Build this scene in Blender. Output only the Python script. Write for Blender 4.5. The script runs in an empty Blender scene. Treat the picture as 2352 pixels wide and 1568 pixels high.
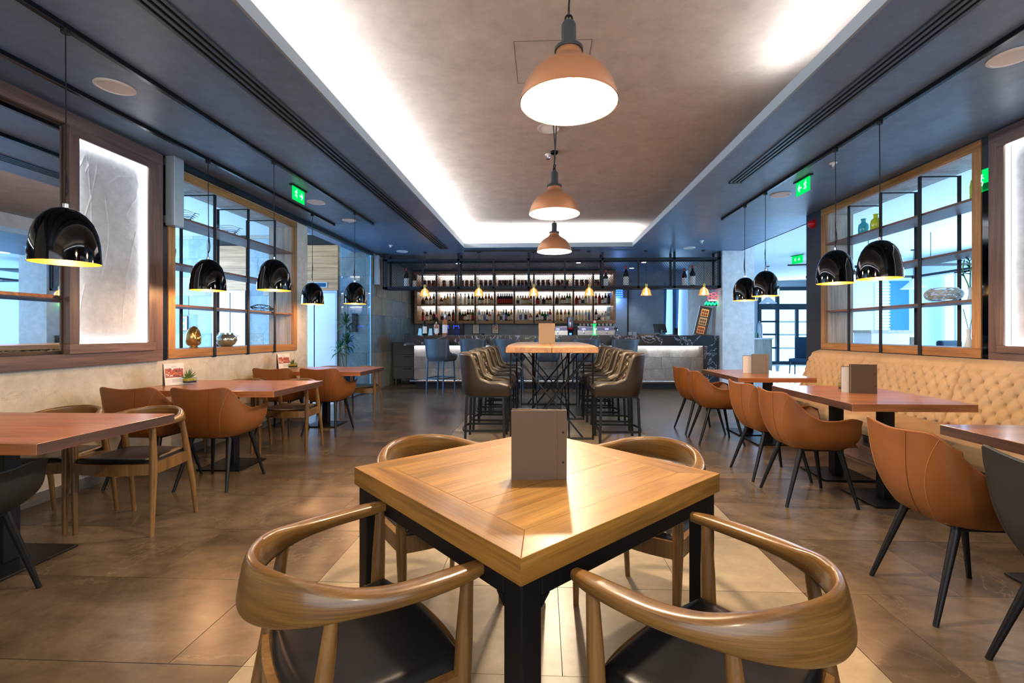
import bpy, math, random
from mathutils import Vector, Matrix, noise
random.seed(7)
S = bpy.context.scene
COL = S.collection
PI = math.pi

# ------------------------------------------------------------------ camera, world, exposure
cam_d = bpy.data.cameras.new('camera'); cam = bpy.data.objects.new('camera', cam_d); COL.objects.link(cam)
cam.location = (0, 0, 1.22); cam.rotation_euler = (PI / 2, 0, math.atan(.043))
cam_d.sensor_width = 36; cam_d.lens = 36 * 1070 / 2352
cam_d.shift_x = -25 / 2352; cam_d.shift_y = -20 / 2352
cam_d.clip_start = .02; cam_d.clip_end = 100
S.camera = cam
W = bpy.data.worlds.new('world'); S.world = W; W.use_nodes = True
bg = W.node_tree.nodes['Background']; bg.inputs[0].default_value = (.50, .76, 1, 1); bg.inputs[1].default_value = 2.4
S.view_settings.view_transform = 'Standard'; S.view_settings.look = 'None'
S.view_settings.exposure = .32; S.view_settings.gamma = 1; S.view_settings.use_curve_mapping = False
S.cycles.use_denoising = True
S.cycles.max_bounces = 8; S.cycles.diffuse_bounces = 4; S.cycles.glossy_bounces = 4; S.cycles.transmission_bounces = 6
S.cycles.transparent_max_bounces = 8
S.cycles.sample_clamp_indirect = 6; S.cycles.caustics_reflective = False; S.cycles.caustics_refractive = False
S.cycles.blur_glossy = 1

DAY = (.34, .62, 1.0); COOL = (.86, .93, 1.0); WARM = (1.0, .66, .34); AMBER = (1.0, .50, .16)

def light(name, kind, loc, power, color, size=None, size_y=None, target=None, radius=.03, spot=None, spread=None):
    d = bpy.data.lights.new(name, kind); d.energy = power; d.color = color
    if kind == 'AREA':
        d.shape = 'RECTANGLE'; d.size = size; d.size_y = size_y or size
        if spread: d.spread = spread
    else:
        d.shadow_soft_size = radius
    if kind == 'SPOT': d.spot_size = spot; d.spot_blend = .5
    o = bpy.data.objects.new(name, d); COL.objects.link(o); o.location = loc
    if target is not None:
        o.rotation_euler = (Vector(target) - Vector(loc)).to_track_quat('-Z', 'Y').to_euler()
    return o

# cove strips (hidden on the ledge of the ceiling tray)
def strip(name, x0, y0, x1, y1, z, power, tilt):
    L = math.hypot(x1 - x0, y1 - y0)
    c = ((x0 + x1) / 2, (y0 + y1) / 2, z)
    o = light(name, 'AREA', c, power, COOL, L, .05)
    d = Vector((x1 - x0, y1 - y0, 0)).normalized()
    zax = -Vector(tilt).normalized(); xax = d; yax = zax.cross(xax)
    o.matrix_world = Matrix.Translation(c) @ Matrix((xax, yax, zax)).transposed().to_4x4()
    return o
strip('cove_light_left', -1.70, -2.4, -1.70, 9.2, 3.035, 130, (.75, 0, 1))
strip('cove_light_right', 1.89, -2.4, 1.89, 3.7, 3.035, 50, (-.75, 0, 1))
strip('cove_light_far', -1.6, 9.22, 1.8, 9.22, 3.035, 70, (0, .35, 1))
# daylight areas of lobby, lift hall and bar passage, plus one added fill
light('daylight_lobby_window', 'AREA', (9.98, 8.3, 1.7), 720, (.42, .70, 1.0), 7.5, 2.4, target=(3.9, 9.0, 1.3))
light('daylight_lobby_door', 'AREA', (9.5, 18.2, 1.6), 260, (.42, .68, 1.0), 4.5, 3.0, target=(5.0, 9.0, 1.0))
light('daylight_lift_hall', 'AREA', (-9.2, 7.0, 1.9), 520, DAY, 4.0, 2.6, target=(-4.0, 8.9, 1.5))
light('rear_fill_area', 'AREA', (.2, -2.9, 1.6), 110, (.72, .86, 1.0), 6.0, 2.2, target=(.2, 6, 1.8))  # soft area light added behind the camera as ambient fill, no window there
light('daylight_bar_passage', 'AREA', (3.5, 14.2, 1.6), 170, DAY, 1.6, 2.4, target=(2.0, 11.0, 1.3))

# ------------------------------------------------------------------ materials
def lin(c):
    return tuple((x / 12.92 if x <= .04045 else ((x + .055) / 1.055) ** 2.4) for x in c)
def hx(h):
    h = h.lstrip('#'); return lin(tuple(int(h[i:i + 2], 16) / 255 for i in (0, 2, 4)))
def mat(name):
    m = bpy.data.materials.new(name); m.use_nodes = True
    return m, m.node_tree.nodes, m.node_tree.links, m.node_tree.nodes['Principled BSDF']
def c4(c): return (c[0], c[1], c[2], 1)
def plain(name, h, rough=.5, metal=0, coat=0, emit=None, strength=0, trans=0, ior=1.45, spec=None, alpha=1):
    m, n, l, b = mat(name)
    b.inputs['Base Color'].default_value = c4(hx(h)); b.inputs['Roughness'].default_value = rough
    b.inputs['Metallic'].default_value = metal; b.inputs['Coat Weight'].default_value = coat
    b.inputs['Coat Roughness'].default_value = .05
    b.inputs['Transmission Weight'].default_value = trans; b.inputs['IOR'].default_value = ior
    if spec is not None: b.inputs['Specular IOR Level'].default_value = spec
    if emit: b.inputs['Emission Color'].default_value = c4(hx(emit)); b.inputs['Emission Strength'].default_value = strength
    return m
def coords(n, l, scale=(1, 1, 1), rnd=True):
    tc = n.new('ShaderNodeTexCoord'); mp = n.new('ShaderNodeMapping'); mp.inputs['Scale'].default_value = scale
    if rnd:
        oi = n.new('ShaderNodeObjectInfo'); mu = n.new('ShaderNodeMath'); mu.operation = 'MULTIPLY'; mu.inputs[1].default_value = 37.0
        l.new(oi.outputs['Random'], mu.inputs[0])
        va = n.new('ShaderNodeVectorMath'); va.operation = 'ADD'
        l.new(tc.outputs['Object'], va.inputs[0]); l.new(mu.outputs[0], va.inputs[1]); l.new(va.outputs[0], mp.inputs['Vector'])
    else:
        l.new(tc.outputs['Object'], mp.inputs['Vector'])
    return mp.outputs['Vector']
def noisy(n, l, vec, scale, detail=4, rough=.55, dist=0):
    t = n.new('ShaderNodeTexNoise'); t.inputs['Scale'].default_value = scale; t.inputs['Detail'].default_value = detail
    t.inputs['Roughness'].default_value = rough; t.inputs['Distortion'].default_value = dist
    l.new(vec, t.inputs['Vector']); return t.outputs['Fac']
def ramp(n, l, fac, stops):
    r = n.new('ShaderNodeValToRGB'); e = r.color_ramp.elements
    while len(e) > 1: e.remove(e[-1])
    e[0].position = stops[0][0]; e[0].color = c4(hx(stops[0][1]))
    for p, h in stops[1:]:
        q = e.new(p); q.color = c4(hx(h))
    l.new(fac, r.inputs['Fac']); return r.outputs['Color']
def gray(n, l, fac, p0, p1, v0=0., v1=1.):
    r = n.new('ShaderNodeMapRange'); r.inputs[1].default_value = p0; r.inputs[2].default_value = p1
    r.inputs[3].default_value = v0; r.inputs[4].default_value = v1; l.new(fac, r.inputs[0]); return r.outputs[0]
def mixc(n, l, a, b, fac, mode='MIX'):
    x = n.new('ShaderNodeMix'); x.data_type = 'RGBA'; x.blend_type = mode
    if isinstance(fac, (int, float)): x.inputs[0].default_value = fac
    else: l.new(fac, x.inputs[0])
    for k, s in ((6, a), (7, b)):
        if isinstance(s, tuple): x.inputs[k].default_value = c4(s)
        else: l.new(s, x.inputs[k])
    return x.outputs[2]
def bump(n, l, b, h, strength=.2, dist=.01):
    u = n.new('ShaderNodeBump'); u.inputs['Strength'].default_value = strength; u.inputs['Distance'].default_value = dist
    l.new(h, u.inputs['Height']); l.new(u.outputs[0], b.inputs['Normal'])
def randval(n, l, h, amt=.25):
    """per-object brightness variation of a colour"""
    oi = n.new('ShaderNodeObjectInfo')
    hs = n.new('ShaderNodeHueSaturation'); v = gray(n, l, oi.outputs['Random'], 0, 1, 1 - amt, 1 + amt)
    l.new(v, hs.inputs['Value']); l.new(h, hs.inputs['Color']); return hs.outputs['Color']

def wood(name, light_c, mid_c, dark_c, axis='x', grain=1., rough=.35, coat=.0, var=.12, bumpy=.1):
    m, n, l, b = mat(name)
    sc = [1.6, 1.6, 34] if axis == 'ring' else [9 * grain] * 3
    if axis != 'ring': sc['xyz'.index(axis)] = .7 * grain
    v = coords(n, l, tuple(sc))
    f1 = noisy(n, l, v, 1.3, 5, .6, .8)
    sc2 = [5, 5, 190] if axis == 'ring' else [70 * grain] * 3
    if axis != 'ring': sc2['xyz'.index(axis)] = 2.2 * grain
    v2 = coords(n, l, tuple(sc2)); f2 = noisy(n, l, v2, 1.6, 3, .6)
    col = ramp(n, l, f1, [(.28, dark_c), (.5, mid_c), (.72, light_c)])
    fine = ramp(n, l, f2, [(.38, '#8a8a8a'), (.55, '#ffffff')])
    col = mixc(n, l, col, fine, .35, 'MULTIPLY')
    col = randval(n, l, col, var)
    l.new(col, b.inputs['Base Color']); b.inputs['Roughness'].default_value = rough
    b.inputs['Coat Weight'].default_value = coat; b.inputs['Coat Roughness'].default_value = .12
    bump(n, l, b, f2, bumpy, .002); return m
def stone(name, stops, scale=1.2, veins=None, rough=.4, var=.12, bumpy=.15, vscale=1.1, vw=.035, dist=1.2, bdist=.004, streak=0, vamt=.75, vmask=(.45, .62)):
    m, n, l, b = mat(name)
    v = coords(n, l)
    f = noisy(n, l, v, scale, 8, .62, dist)
    col = ramp(n, l, f, stops)
    f2 = noisy(n, l, v, scale * 9, 5, .7)
    col = mixc(n, l, col, ramp(n, l, f2, [(.3, '#b4b4b4'), (.7, '#ffffff')]), .45, 'MULTIPLY')
    if streak:
        vs = coords(n, l, (1.1, 2.7, 1)); vs.node.inputs['Rotation'].default_value = (0, 0, .55)
        fs_ = noisy(n, l, vs, 1.5, 7, .62, .6)
        col = mixc(n, l, col, ramp(n, l, fs_, [(.30, '#7c7672'), (.55, '#dcdad8'), (.75, '#ffffff')]), streak, 'MULTIPLY')
    if veins:
        fv = noisy(n, l, v, vscale, 6, .55, 1.6)
        mm = n.new('ShaderNodeMath'); mm.operation = 'SUBTRACT'; mm.inputs[1].default_value = .5; l.new(fv, mm.inputs[0])
        ab = n.new('ShaderNodeMath'); ab.operation = 'ABSOLUTE'; l.new(mm.outputs[0], ab.inputs[0])
        k = gray(n, l, ab.outputs[0], 0, vw, vamt, 0)
        k2 = n.new('ShaderNodeMath'); k2.operation = 'MULTIPLY'; l.new(k, k2.inputs[0])
        l.new(gray(n, l, noisy(n, l, v, vscale * 1.7, 2), vmask[0], vmask[1]), k2.inputs[1])
        col = mixc(n, l, col, hx(veins), k2.outputs[0])
    if var: col = randval(n, l, col, var)
    l.new(col, b.inputs['Base Color']); b.inputs['Roughness'].default_value = rough
    bump(n, l, b, f2, bumpy, bdist); return m
def leather(name, a, c, rough=.42, scale=5, bumpy=.12, spec=.5):
    m, n, l, b = mat(name); b.inputs['Specular IOR Level'].default_value = spec
    v = coords(n, l); f = noisy(n, l, v, scale, 5, .6)
    l.new(ramp(n, l, f, [(.3, a), (.7, c)]), b.inputs['Base Color'])
    l.new(gray(n, l, noisy(n, l, v, scale * 3, 4), .3, .7, rough - .02, rough + .04), b.inputs['Roughness'])
    bump(n, l, b, noisy(n, l, v, 240, 3), bumpy, .0015); return m
def glow(name, h, strength):
    m, n, l, b = mat(name); e = n.new('ShaderNodeEmission'); e.inputs[0].default_value = c4(hx(h)); e.inputs[1].default_value = strength
    l.new(e.outputs[0], n['Material Output'].inputs[0]); return m
def clear_glass(name, h='#eaf6ff', rough=0.0, mixf=.12):
    """thin pane: mostly see-through with a faint reflection"""
    m, n, l, b = mat(name); t = n.new('ShaderNodeBsdfTransparent'); t.inputs[0].default_value = c4(hx(h))
    g = n.new('ShaderNodeBsdfGlossy'); g.inputs['Roughness'].default_value = rough
    lw = n.new('ShaderNodeLayerWeight'); lw.inputs[0].default_value = .5
    pw = n.new('ShaderNodeMath'); pw.operation = 'POWER'; pw.inputs[1].default_value = 5; l.new(lw.outputs['Facing'], pw.inputs[0])
    fr = n.new('ShaderNodeMath'); fr.operation = 'MULTIPLY_ADD'; fr.inputs[1].default_value = .8; fr.inputs[2].default_value = .05; l.new(pw.outputs[0], fr.inputs[0])
    x = n.new('ShaderNodeMixShader'); l.new(fr.outputs[0], x.inputs[0]); l.new(t.outputs[0], x.inputs[1]); l.new(g.outputs[0], x.inputs[2])
    l.new(x.outputs[0], n['Material Output'].inputs[0]); return m

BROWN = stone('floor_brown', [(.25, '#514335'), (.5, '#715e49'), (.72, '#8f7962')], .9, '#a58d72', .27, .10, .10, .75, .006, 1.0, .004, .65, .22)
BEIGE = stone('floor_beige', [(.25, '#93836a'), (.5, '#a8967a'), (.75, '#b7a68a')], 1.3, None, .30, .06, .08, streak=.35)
GROUT = plain('grout', '#2c251e', .9)
LOBBYF = stone('lobby_floor', [(.3, '#a0a4a8'), (.7, '#c4c8cc')], .8, None, .16, 0, .05)
PLASTER = stone('plaster_cream', [(.25, '#c2b8a6'), (.5, '#d6cdbc'), (.75, '#e2dac9')], 1.1, '#a8977c', .8, 0, .25, 2.2, .008)
PALE = stone('plaster_pale', [(.25, '#ccd0d2'), (.6, '#dde0e2'), (.8, '#e8eaec')], .9, '#b4bbc0', .8, 0, .15, 1.1, .008)
CEILP = stone('plaster_ceiling', [(.25, '#bcab9f'), (.55, '#c2b2a6'), (.8, '#c8b9ad')], .55, None, .75, 0, .12)
DARKC = stone('ceiling_dark', [(.3, '#6b85a5'), (.7, '#7690b0')], 1.0, None, .42, 0, .05)
DARKW = stone('plaster_dark', [(.25, '#22272e'), (.75, '#31373f')], 1.5, None, .6, 0, .25)
WHITEC = plain('lobby_white', '#e6ebee', .7)
GREYWALL = stone('grey_panel', [(.3, '#76889a'), (.7, '#8496a6')], .7, None, .5, .05, .05)
FASCIA = plain('cove_fascia', '#93a0a8', .5)
OAK = wood('oak_table', '#a67a3a', '#91672c', '#6e4a1c', 'x', 1, .36, .18, .10)
OAKF = wood('oak_border', '#a67a3a', '#91672c', '#6e4a1c', 'y', 1, .36, .18, .10)
OAKZ = wood('oak_frame_tall', '#c08f57', '#a97843', '#8a5f34', 'z', .8, .5, 0, .08)
OAKY = wood('oak_frame_long', '#c08f57', '#a97843', '#8a5f34', 'y', .8, .5, 0, .08)
GREYOAK = wood('grey_oak', '#cbc3b8', '#b7ada1', '#9d9388', 'z', .7, .6, 0, .06)
SHELFW = wood('shelf_board', '#8b6a55', '#75564a', '#5f453b', 'y', .8, .5, 0, .05)
WALNUT = wood('walnut_table', '#c68455', '#a5663f', '#7c4527', 'x', .9, .28, .15, .08)
WALNUTE = wood('walnut_edge', '#5e4032', '#4b3127', '#38241c', 'y', 1.3, .4, 0, .05)
WALNUTZ = wood('walnut_frame_tall', '#80675a', '#6c5349', '#54403a', 'z', .9, .45, 0, .06)
WALNUTY = wood('walnut_frame_long', '#80675a', '#6c5349', '#54403a', 'y', .9, .45, 0, .06)
CHAIRW = wood('chair_wood', '#89653a', '#72512a', '#573b1d', 'z', 1.0, .33, .25, .10)
CHAIRR = wood('chair_ring_wood', '#83602f', '#735127', '#60421f', 'ring', .8, .30, .3, .08)
BARW = wood('bar_shelf_wood', '#b08a64', '#987352', '#7e5d42', 'x', .8, .5, 0, .04)
LIFTW = wood('lift_cladding', '#d09c68', '#b88455', '#94673f', 'x', .5, .5, 0, .08)
COUNTW = wood('counter_wood', '#b07848', '#96623a', '#744a2c', 'x', .8, .4, 0, .05)
BLACKL = leather('black_leather', '#08090b', '#0f1013', .34, spec=.28)
TAN = leather('tan_leather', '#6b3d16', '#7e4a1e', .44, 3.5)
TANP = plain('tan_piping', '#83491c', .5)
STITCH = plain('stitching', '#a06c3c', .7)
SEAM = plain('dark_seam', '#4e2a0f', .8)
DARKL = leather('dark_shell_leather', '#151617', '#1d1e1f', .5, spec=.35)
STOOLI = leather('stool_quilted_leather', '#463b2e', '#554837', .34, 6)
STOOLO = leather('stool_outer_leather', '#211915', '#2a201b', .45, 4, spec=.4)
BARST = leather('bar_stool_leather', '#3a424b', '#454e58', .42, 4)
VELVET = leather('banquette_velvet', '#ab9270', '#bca27e', .8, 4, .05)
BLACKM = plain('black_metal', '#15161a', .42, .4)
IRON = plain('dark_iron', '#22262b', .5, .3)
BLUEST = plain('bar_stool_steel', '#3b4752', .35, .6)
CHROME = plain('chrome', '#c9ccd0', .16, 1)
STEEL = plain('brushed_steel', '#a8acb2', .32, 1)
SILVERBOX = plain('silver_box', '#b4c2cc', .35, .35)
WHITEP = plain('white_plastic', '#f2f0ee', .45)
BLACKP = plain('black_plastic', '#141518', .35)
GLOSSB = plain('gloss_black', '#040405', .05, 0, .25, spec=.35)
GOLDIN = plain('gold_inside', '#e2902a', .35, .5)
COPPER = plain('copper', '#d39a74', .34, .6)
COPPERIN = plain('copper_inside', '#d8b48c', .45, .2)
GRAPHITE = plain('lamp_graphite', '#333a40', .5)
CORD = plain('black_cord', '#101113', .6)
BULB = glow('bulb_white', '#fff0d8', 40)
BULBW = glow('bulb_warm', '#ffb04a', 14)
BULBA = glow('bulb_amber', '#ffc060', 22)
LED = glow('led_strip', '#f4f8ff', 7)
LEDW = glow('led_strip_warm', '#fff0dc', 7)
DOWN = glow('downlight_on', '#f4f8ff', 9)
EXITG = glow('exit_green', '#00d860', 1.1)
EXITW = glow('exit_white', '#a8ffd0', 1.6)
NEONG = glow('neon_green', '#18ff70', 4)
NEONR = glow('neon_red', '#ff4a50', 3)
NEONW = glow('neon_white', '#fff4f0', 4)
BLUELED = glow('blue_led', '#2038ff', 5)
BLUELIGHT = glow('blue_light', '#4080ff', 4)
MARBLE = stone('marble_dark', [(.25, '#0c1015'), (.6, '#161b22'), (.8, '#242a33')], 1.6, '#c2c8d0', .30, 0, .03, 1.7, .013, vmask=(.22, .42))
BARSTONE = stone('bar_stone', [(.2, '#75685d'), (.5, '#a09488'), (.8, '#c2b8ae')], 3.0, None, .6, .14, .5, 1, .03, .6, .01)
SLATE = [stone('slate_%d' % i, s, 2.0, v, .55, .10, .5, 1.5, .03, 1.5, .01) for i, (s, v) in enumerate((
    ([(.25, '#74828a'), (.5, '#88969a'), (.8, '#9da8a8')], '#9aa09a'),
    ([(.25, '#777b78'), (.5, '#8e9189'), (.8, '#a6a598')], '#a59c86'),
    ([(.25, '#637482'), (.5, '#788996'), (.8, '#909fa8')], None),
    ([(.25, '#847c70'), (.5, '#989083'), (.8, '#aca496')], None)))]
MENU = plain('menu_board', '#5a4737', .6)
MENUL = plain('menu_board_light', '#9c8163', .6)
PAPER = plain('paper', '#e8e2d8', .7)
INK = plain('ink_grey', '#8a8a8c', .8)
REDP = plain('red_plastic', '#b01020', .4)
REDI = plain('red_ink', '#c02030', .6)
MIRROR = plain('mirror_glass', '#dfe8ee', .015, 1)
PANE = clear_glass('window_glass')
GLASS = plain('drinking_glass', '#f2f8ff', .03, 0, 0, None, 0, 1, 1.3)
AMBG = plain('amber_glass', '#ffd08a', .05, 0, 0, '#ffb050', .5, .9, 1.2)
LIFTD = plain('lift_door_steel', '#d5dade', .35, .2)
DOORF = plain('door_frame_dark', '#1e3440', .4, .3)
BLUEW = plain('blue_wall', '#2f78c8', .6)
WHITELAC = plain('white_lacquer', '#dfe2e4', .35)
NAVY = plain('navy_fabric', '#1c3a55', .8)
LEAF = plain('leaf_green', '#1f5a34', .5)
LEAF2 = plain('succulent_green', '#58703a', .55)
YELLOW = plain('yellow_gravel', '#e8c018', .8)
SOIL = plain('dark_soil', '#3a2418', .9)
GOLDO = plain('gold_ceramic', '#b89a62', .2, .9)
SILVERG = plain('silvered_glass', '#b8bcb0', .15, .85)
LIME = plain('lime_glass', '#c2cc30', .2, 0, .5)
CYANG = plain('cyan_glass', '#3fb0c8', .2, 0, .5)
POT = plain('dark_pot', '#2b2c30', .6)

# ------------------------------------------------------------------ geometry helpers
class MB:
    def __init__(s): s.v = []; s.f = []; s.mi = []; s.cur = 0
    def add(s, vs, fs):
        b = len(s.v); s.v += [tuple(p) for p in vs]; s.f += [tuple(i + b for i in f) for f in fs]; s.mi += [s.cur] * len(fs); return s
    def box(s, x0, y0, z0, x1, y1, z1):
        x0, x1 = min(x0, x1), max(x0, x1); y0, y1 = min(y0, y1), max(y0, y1); z0, z1 = min(z0, z1), max(z0, z1)
        return s.add([(x0, y0, z0), (x1, y0, z0), (x1, y1, z0), (x0, y1, z0), (x0, y0, z1), (x1, y0, z1), (x1, y1, z1), (x0, y1, z1)],
                     [(0, 3, 2, 1), (4, 5, 6, 7), (0, 1, 5, 4), (1, 2, 6, 5), (2, 3, 7, 6), (3, 0, 4, 7)])
    def tube(s, pts, r, n=8, cap=True, closed=False):
        """round tube through points, r one radius or one per point"""
        P = [Vector(p) for p in pts]; N = len(P); R = r if isinstance(r, (list, tuple)) else [r] * N
        ref = None; vs = []
        for i, p in enumerate(P):
            if closed: t = (P[(i + 1) % N] - P[i - 1]).normalized()
            else: t = (P[min(i + 1, N - 1)] - P[max(i - 1, 0)]).normalized()
            if ref is None: ref = t.orthogonal().normalized()
            u = (ref - t * ref.dot(t)).normalized(); ref = u; w = t.cross(u)
            for k in range(n):
                a = 2 * PI * (k + .5) / n
                vs.append(p + (u * math.cos(a) + w * math.sin(a)) * R[i])
        fs = []
        for i in range(N if closed else N - 1):
            j = (i + 1) % N
            for k in range(n):
                fs.append((i * n + k, i * n + (k + 1) % n, j * n + (k + 1) % n, j * n + k))
        if cap and not closed:
            fs.append(tuple(range(n - 1, -1, -1))); fs.append(tuple((N - 1) * n + k for k in range(n)))
        return s.add(vs, fs)
    def bar(s, p0, p1, w, h=None, up=(0, 0, 1)):
        """rectangular bar from p0 to p1, w across, h along up"""
        h = h or w; a, b = Vector(p0), Vector(p1); t = (b - a).normalized(); up = Vector(up)
        if abs(t.dot(up)) > .98: up = Vector((0, 1, 0))
        u = t.cross(up).normalized(); v = u.cross(t)
        c = [u * (w / 2) * i + v * (h / 2) * j for i, j in ((-1, -1), (1, -1), (1, 1), (-1, 1))]
        return s.add([a + q for q in c] + [b + q for q in c], [(0, 1, 2, 3)[::-1], (4, 5, 6, 7), (0, 1, 5, 4), (1, 2, 6, 5), (2, 3, 7, 6), (3, 0, 4, 7)])
    def lathe(s, prof, n=24, c=(0, 0, 0), cap=(True, True)):
        vs = []; fs = []; N = len(prof)
        for r, z in prof:
            for k in range(n):
                a = 2 * PI * k / n; vs.append((c[0] + r * math.cos(a), c[1] + r * math.sin(a), c[2] + z))
        for i in range(N - 1):
            for k in range(n):
                fs.append((i * n + k, i * n + (k + 1) % n, (i + 1) * n + (k + 1) % n, (i + 1) * n + k))
        if cap[0]: fs.append(tuple(range(n - 1, -1, -1)))
        if cap[1]: fs.append(tuple((N - 1) * n + k for k in range(n)))
        return s.add(vs, fs)
    def prism(s, poly, z0, z1):
        n = len(poly)
        return s.add([(x, y, z0) for x, y in poly] + [(x, y, z1) for x, y in poly],
                     [tuple(range(n - 1, -1, -1)), tuple(range(n, 2 * n))] + [(i, (i + 1) % n, n + (i + 1) % n, n + i) for i in range(n)])
    def grid(s, fn, nu, nv):
        vs = [fn(i / nu, j / nv) for i in range(nu + 1) for j in range(nv + 1)]
        return s.add(vs, [(i * (nv + 1) + j, (i + 1) * (nv + 1) + j, (i + 1) * (nv + 1) + j + 1, i * (nv + 1) + j + 1) for i in range(nu) for j in range(nv)])
    def sphere(s, c, r, n=12, m=8, sz=1):
        prof = [(max(1e-4, r * math.sin(PI * i / m)), -r * sz * math.cos(PI * i / m)) for i in range(m + 1)]
        return s.lathe(prof, n, c)
    def xf(s, M, start=0):
        for i in range(start, len(s.v)): s.v[i] = tuple(M @ Vector(s.v[i]))
        return s
    def build(s, name, m, parent=None, smooth=None, bevel=0, kind=None, loc=None):
        me = bpy.data.meshes.new(name); me.from_pydata(s.v, [], s.f)
        ms = m if isinstance(m, (list, tuple)) else [m]
        for q in ms: me.materials.append(q)
        if len(ms) > 1: me.polygons.foreach_set('material_index', s.mi)
        if smooth:
            me.polygons.foreach_set('use_smooth', [True] * len(me.polygons)); me.set_sharp_from_angle(angle=math.radians(smooth))
        me.update()
        o = bpy.data.objects.new(name, me); COL.objects.link(o)
        if parent: o.parent = parent
        if loc: o.location = loc
        if bevel:
            b = o.modifiers.new('edge', 'BEVEL'); b.width = bevel; b.segments = 2; b.limit_method = 'ANGLE'; b.angle_limit = math.radians(40)
        if kind: o['kind'] = kind
        return o
def tag(o, label, cat, group=None):
    o['label'] = label; o['category'] = cat
    if group: o['group'] = group
    return o
def thing(name, label, cat, loc=(0, 0, 0), rz=0, group=None):
    o = bpy.data.objects.new(name, None); COL.objects.link(o); o.location = loc; o.rotation_euler = (0, 0, rz)
    return tag(o, label, cat, group)
def dup(root, loc, rz=0, label=None):
    r = root.copy(); COL.objects.link(r); r.location = loc; r.rotation_euler = (0, 0, rz)
    if label: r['label'] = label
    def kids(a, b):
        for ch in a.children:
            c = ch.copy(); COL.objects.link(c); c.parent = b; kids(ch, c)
    kids(root, r); return r
def struct(o): o['kind'] = 'structure'; return o
def spline(pts, n):
    """Catmull-Rom through tuples"""
    P = [Vector(p) if len(p) <= 3 else p for p in pts]; out = []; N = len(pts)
    g = lambda i: pts[max(0, min(N - 1, i))]
    for i in range(N - 1):
        for k in range(n):
            t = k / n; a, b, c, d = g(i - 1), g(i), g(i + 1), g(i + 2)
            out.append(tuple(.5 * (2 * b[q] + (c[q] - a[q]) * t + (2 * a[q] - 5 * b[q] + 4 * c[q] - d[q]) * t * t + (-a[q] + 3 * b[q] - 3 * c[q] + d[q]) * t ** 3) for q in range(len(b))))
    out.append(tuple(pts[-1])); return out
def sst(a, b, x):
    t = max(0., min(1., (x - a) / (b - a))); return t * t * (3 - 2 * t)
ORD = 'first second third fourth fifth sixth seventh eighth ninth tenth eleventh twelfth thirteenth fourteenth'.split()

# one unseen lamp added for fill behind the camera, continuing the copper row
light('copper_lamp_rear_fill', 'POINT', (.1, -1.4, 2.16), 90, (1.0, .76, .48), radius=.06)

# ------------------------------------------------------------------ the setting
XL, XR, ZC, ZT = -3.6, 3.78, 2.9, 3.3
fl = struct(MB().box(-10, -3, -.06, 11, 20, -.012).build('floor', GROUT))
random.seed(3)
def tiles(x0, x1, y0, y1, m, name, off):
    nrow = int(round((y1 - y0) / .58)); k = 0
    for r in range(nrow):
        ya = y0 + r * .58; yb = ya + .58
        x = x0 - (off(r) % 1.17)
        while x < x1 - .02:
            a, b = max(x, x0), min(x + 1.17, x1)
            if b - a > .03:
                g = .0014
                MB().box(a + g, ya + g, -.014, b - g, yb - g, random.uniform(-.0006, .0004)).build(name, m, fl)
            x += 1.17
Y0 = 1.66 - .58 * 2
offs = [.30, .88, .05, .62, .33, .9, .1, .7, .4, 1.0, .2]
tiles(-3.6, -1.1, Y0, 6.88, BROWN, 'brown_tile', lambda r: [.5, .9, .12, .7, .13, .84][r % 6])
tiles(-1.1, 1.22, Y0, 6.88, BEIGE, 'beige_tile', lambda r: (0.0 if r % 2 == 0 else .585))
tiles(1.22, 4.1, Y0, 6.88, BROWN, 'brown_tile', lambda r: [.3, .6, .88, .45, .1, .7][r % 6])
tiles(-3.6, 4.1, 6.88, 6.88 + .58 * 10, BROWN, 'brown_tile', lambda r: [.45, 1.03, .2, .75][r % 4])
struct(MB().box(4.1, 2.0, -.012, 11, 20, -.002).build('floor_lobby', LOBBYF))
struct(MB().box(-10, 2.0, -.012, -3.6, 9.6, -.002).build('floor_lift_hall', LOBBYF))
struct(MB().box(-3.6, -3, -.012, 4.1, Y0, -.001).build('floor_rear', BROWN))

# dropped dark ceiling with the tray cut out
m = MB()
for a in ((-3.95, -3, -1.57, 9.17), (1.76, -3, 4.08, 9.17), (-3.95, 9.17, 4.08, 9.72), (-3.95, 9.72, 3.9, 12.9)):
    m.box(a[0], a[1], ZC, a[2], a[3], ZC + .03)
struct(m.build('ceiling', DARKC))
struct(MB().box(-1.57, -3, ZC, -1.55, 9.15, 2.985).box(1.74, -3, ZC, 1.76, 9.15, 2.985).box(-1.57, 9.15, ZC, 1.76, 9.17, 2.985).build('trim_1', FASCIA))
# the plaster tray above
cl = struct(MB().box(-1.95, -3, ZT, 2.15, 9.55, ZT + .05).build('ceiling_tray', CEILP))
struct(MB().box(-1.97, -3, ZC + .03, -1.95, 9.57, ZT + .05).box(2.15, -3, ZC + .03, 2.17, 9.57, ZT + .05).box(-1.95, 9.55, ZC + .03, 2.15, 9.57, ZT + .05).build('wall_tray', CEILP))
# access panel cut in the tray
ap = thing('access_panel', 'square access hatch flush in the plaster ceiling above the nearest copper lamp', 'hatch', (.07, 3.6, ZT))
t = MB()
for a in ((-.28, -.28, .28, -.276), (-.28, .276, .28, .28), (-.28, -.276, -.276, .276), (.276, -.276, .28, .276)): t.box(a[0], a[1], -.0015, a[2], a[3], .002)
t.build('seam', plain('hatch_gap', '#6c5e50', .9), ap)
MB().box(-.276, -.276, -.001, .276, .276, .002).build('cover', CEILP, ap)

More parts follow.
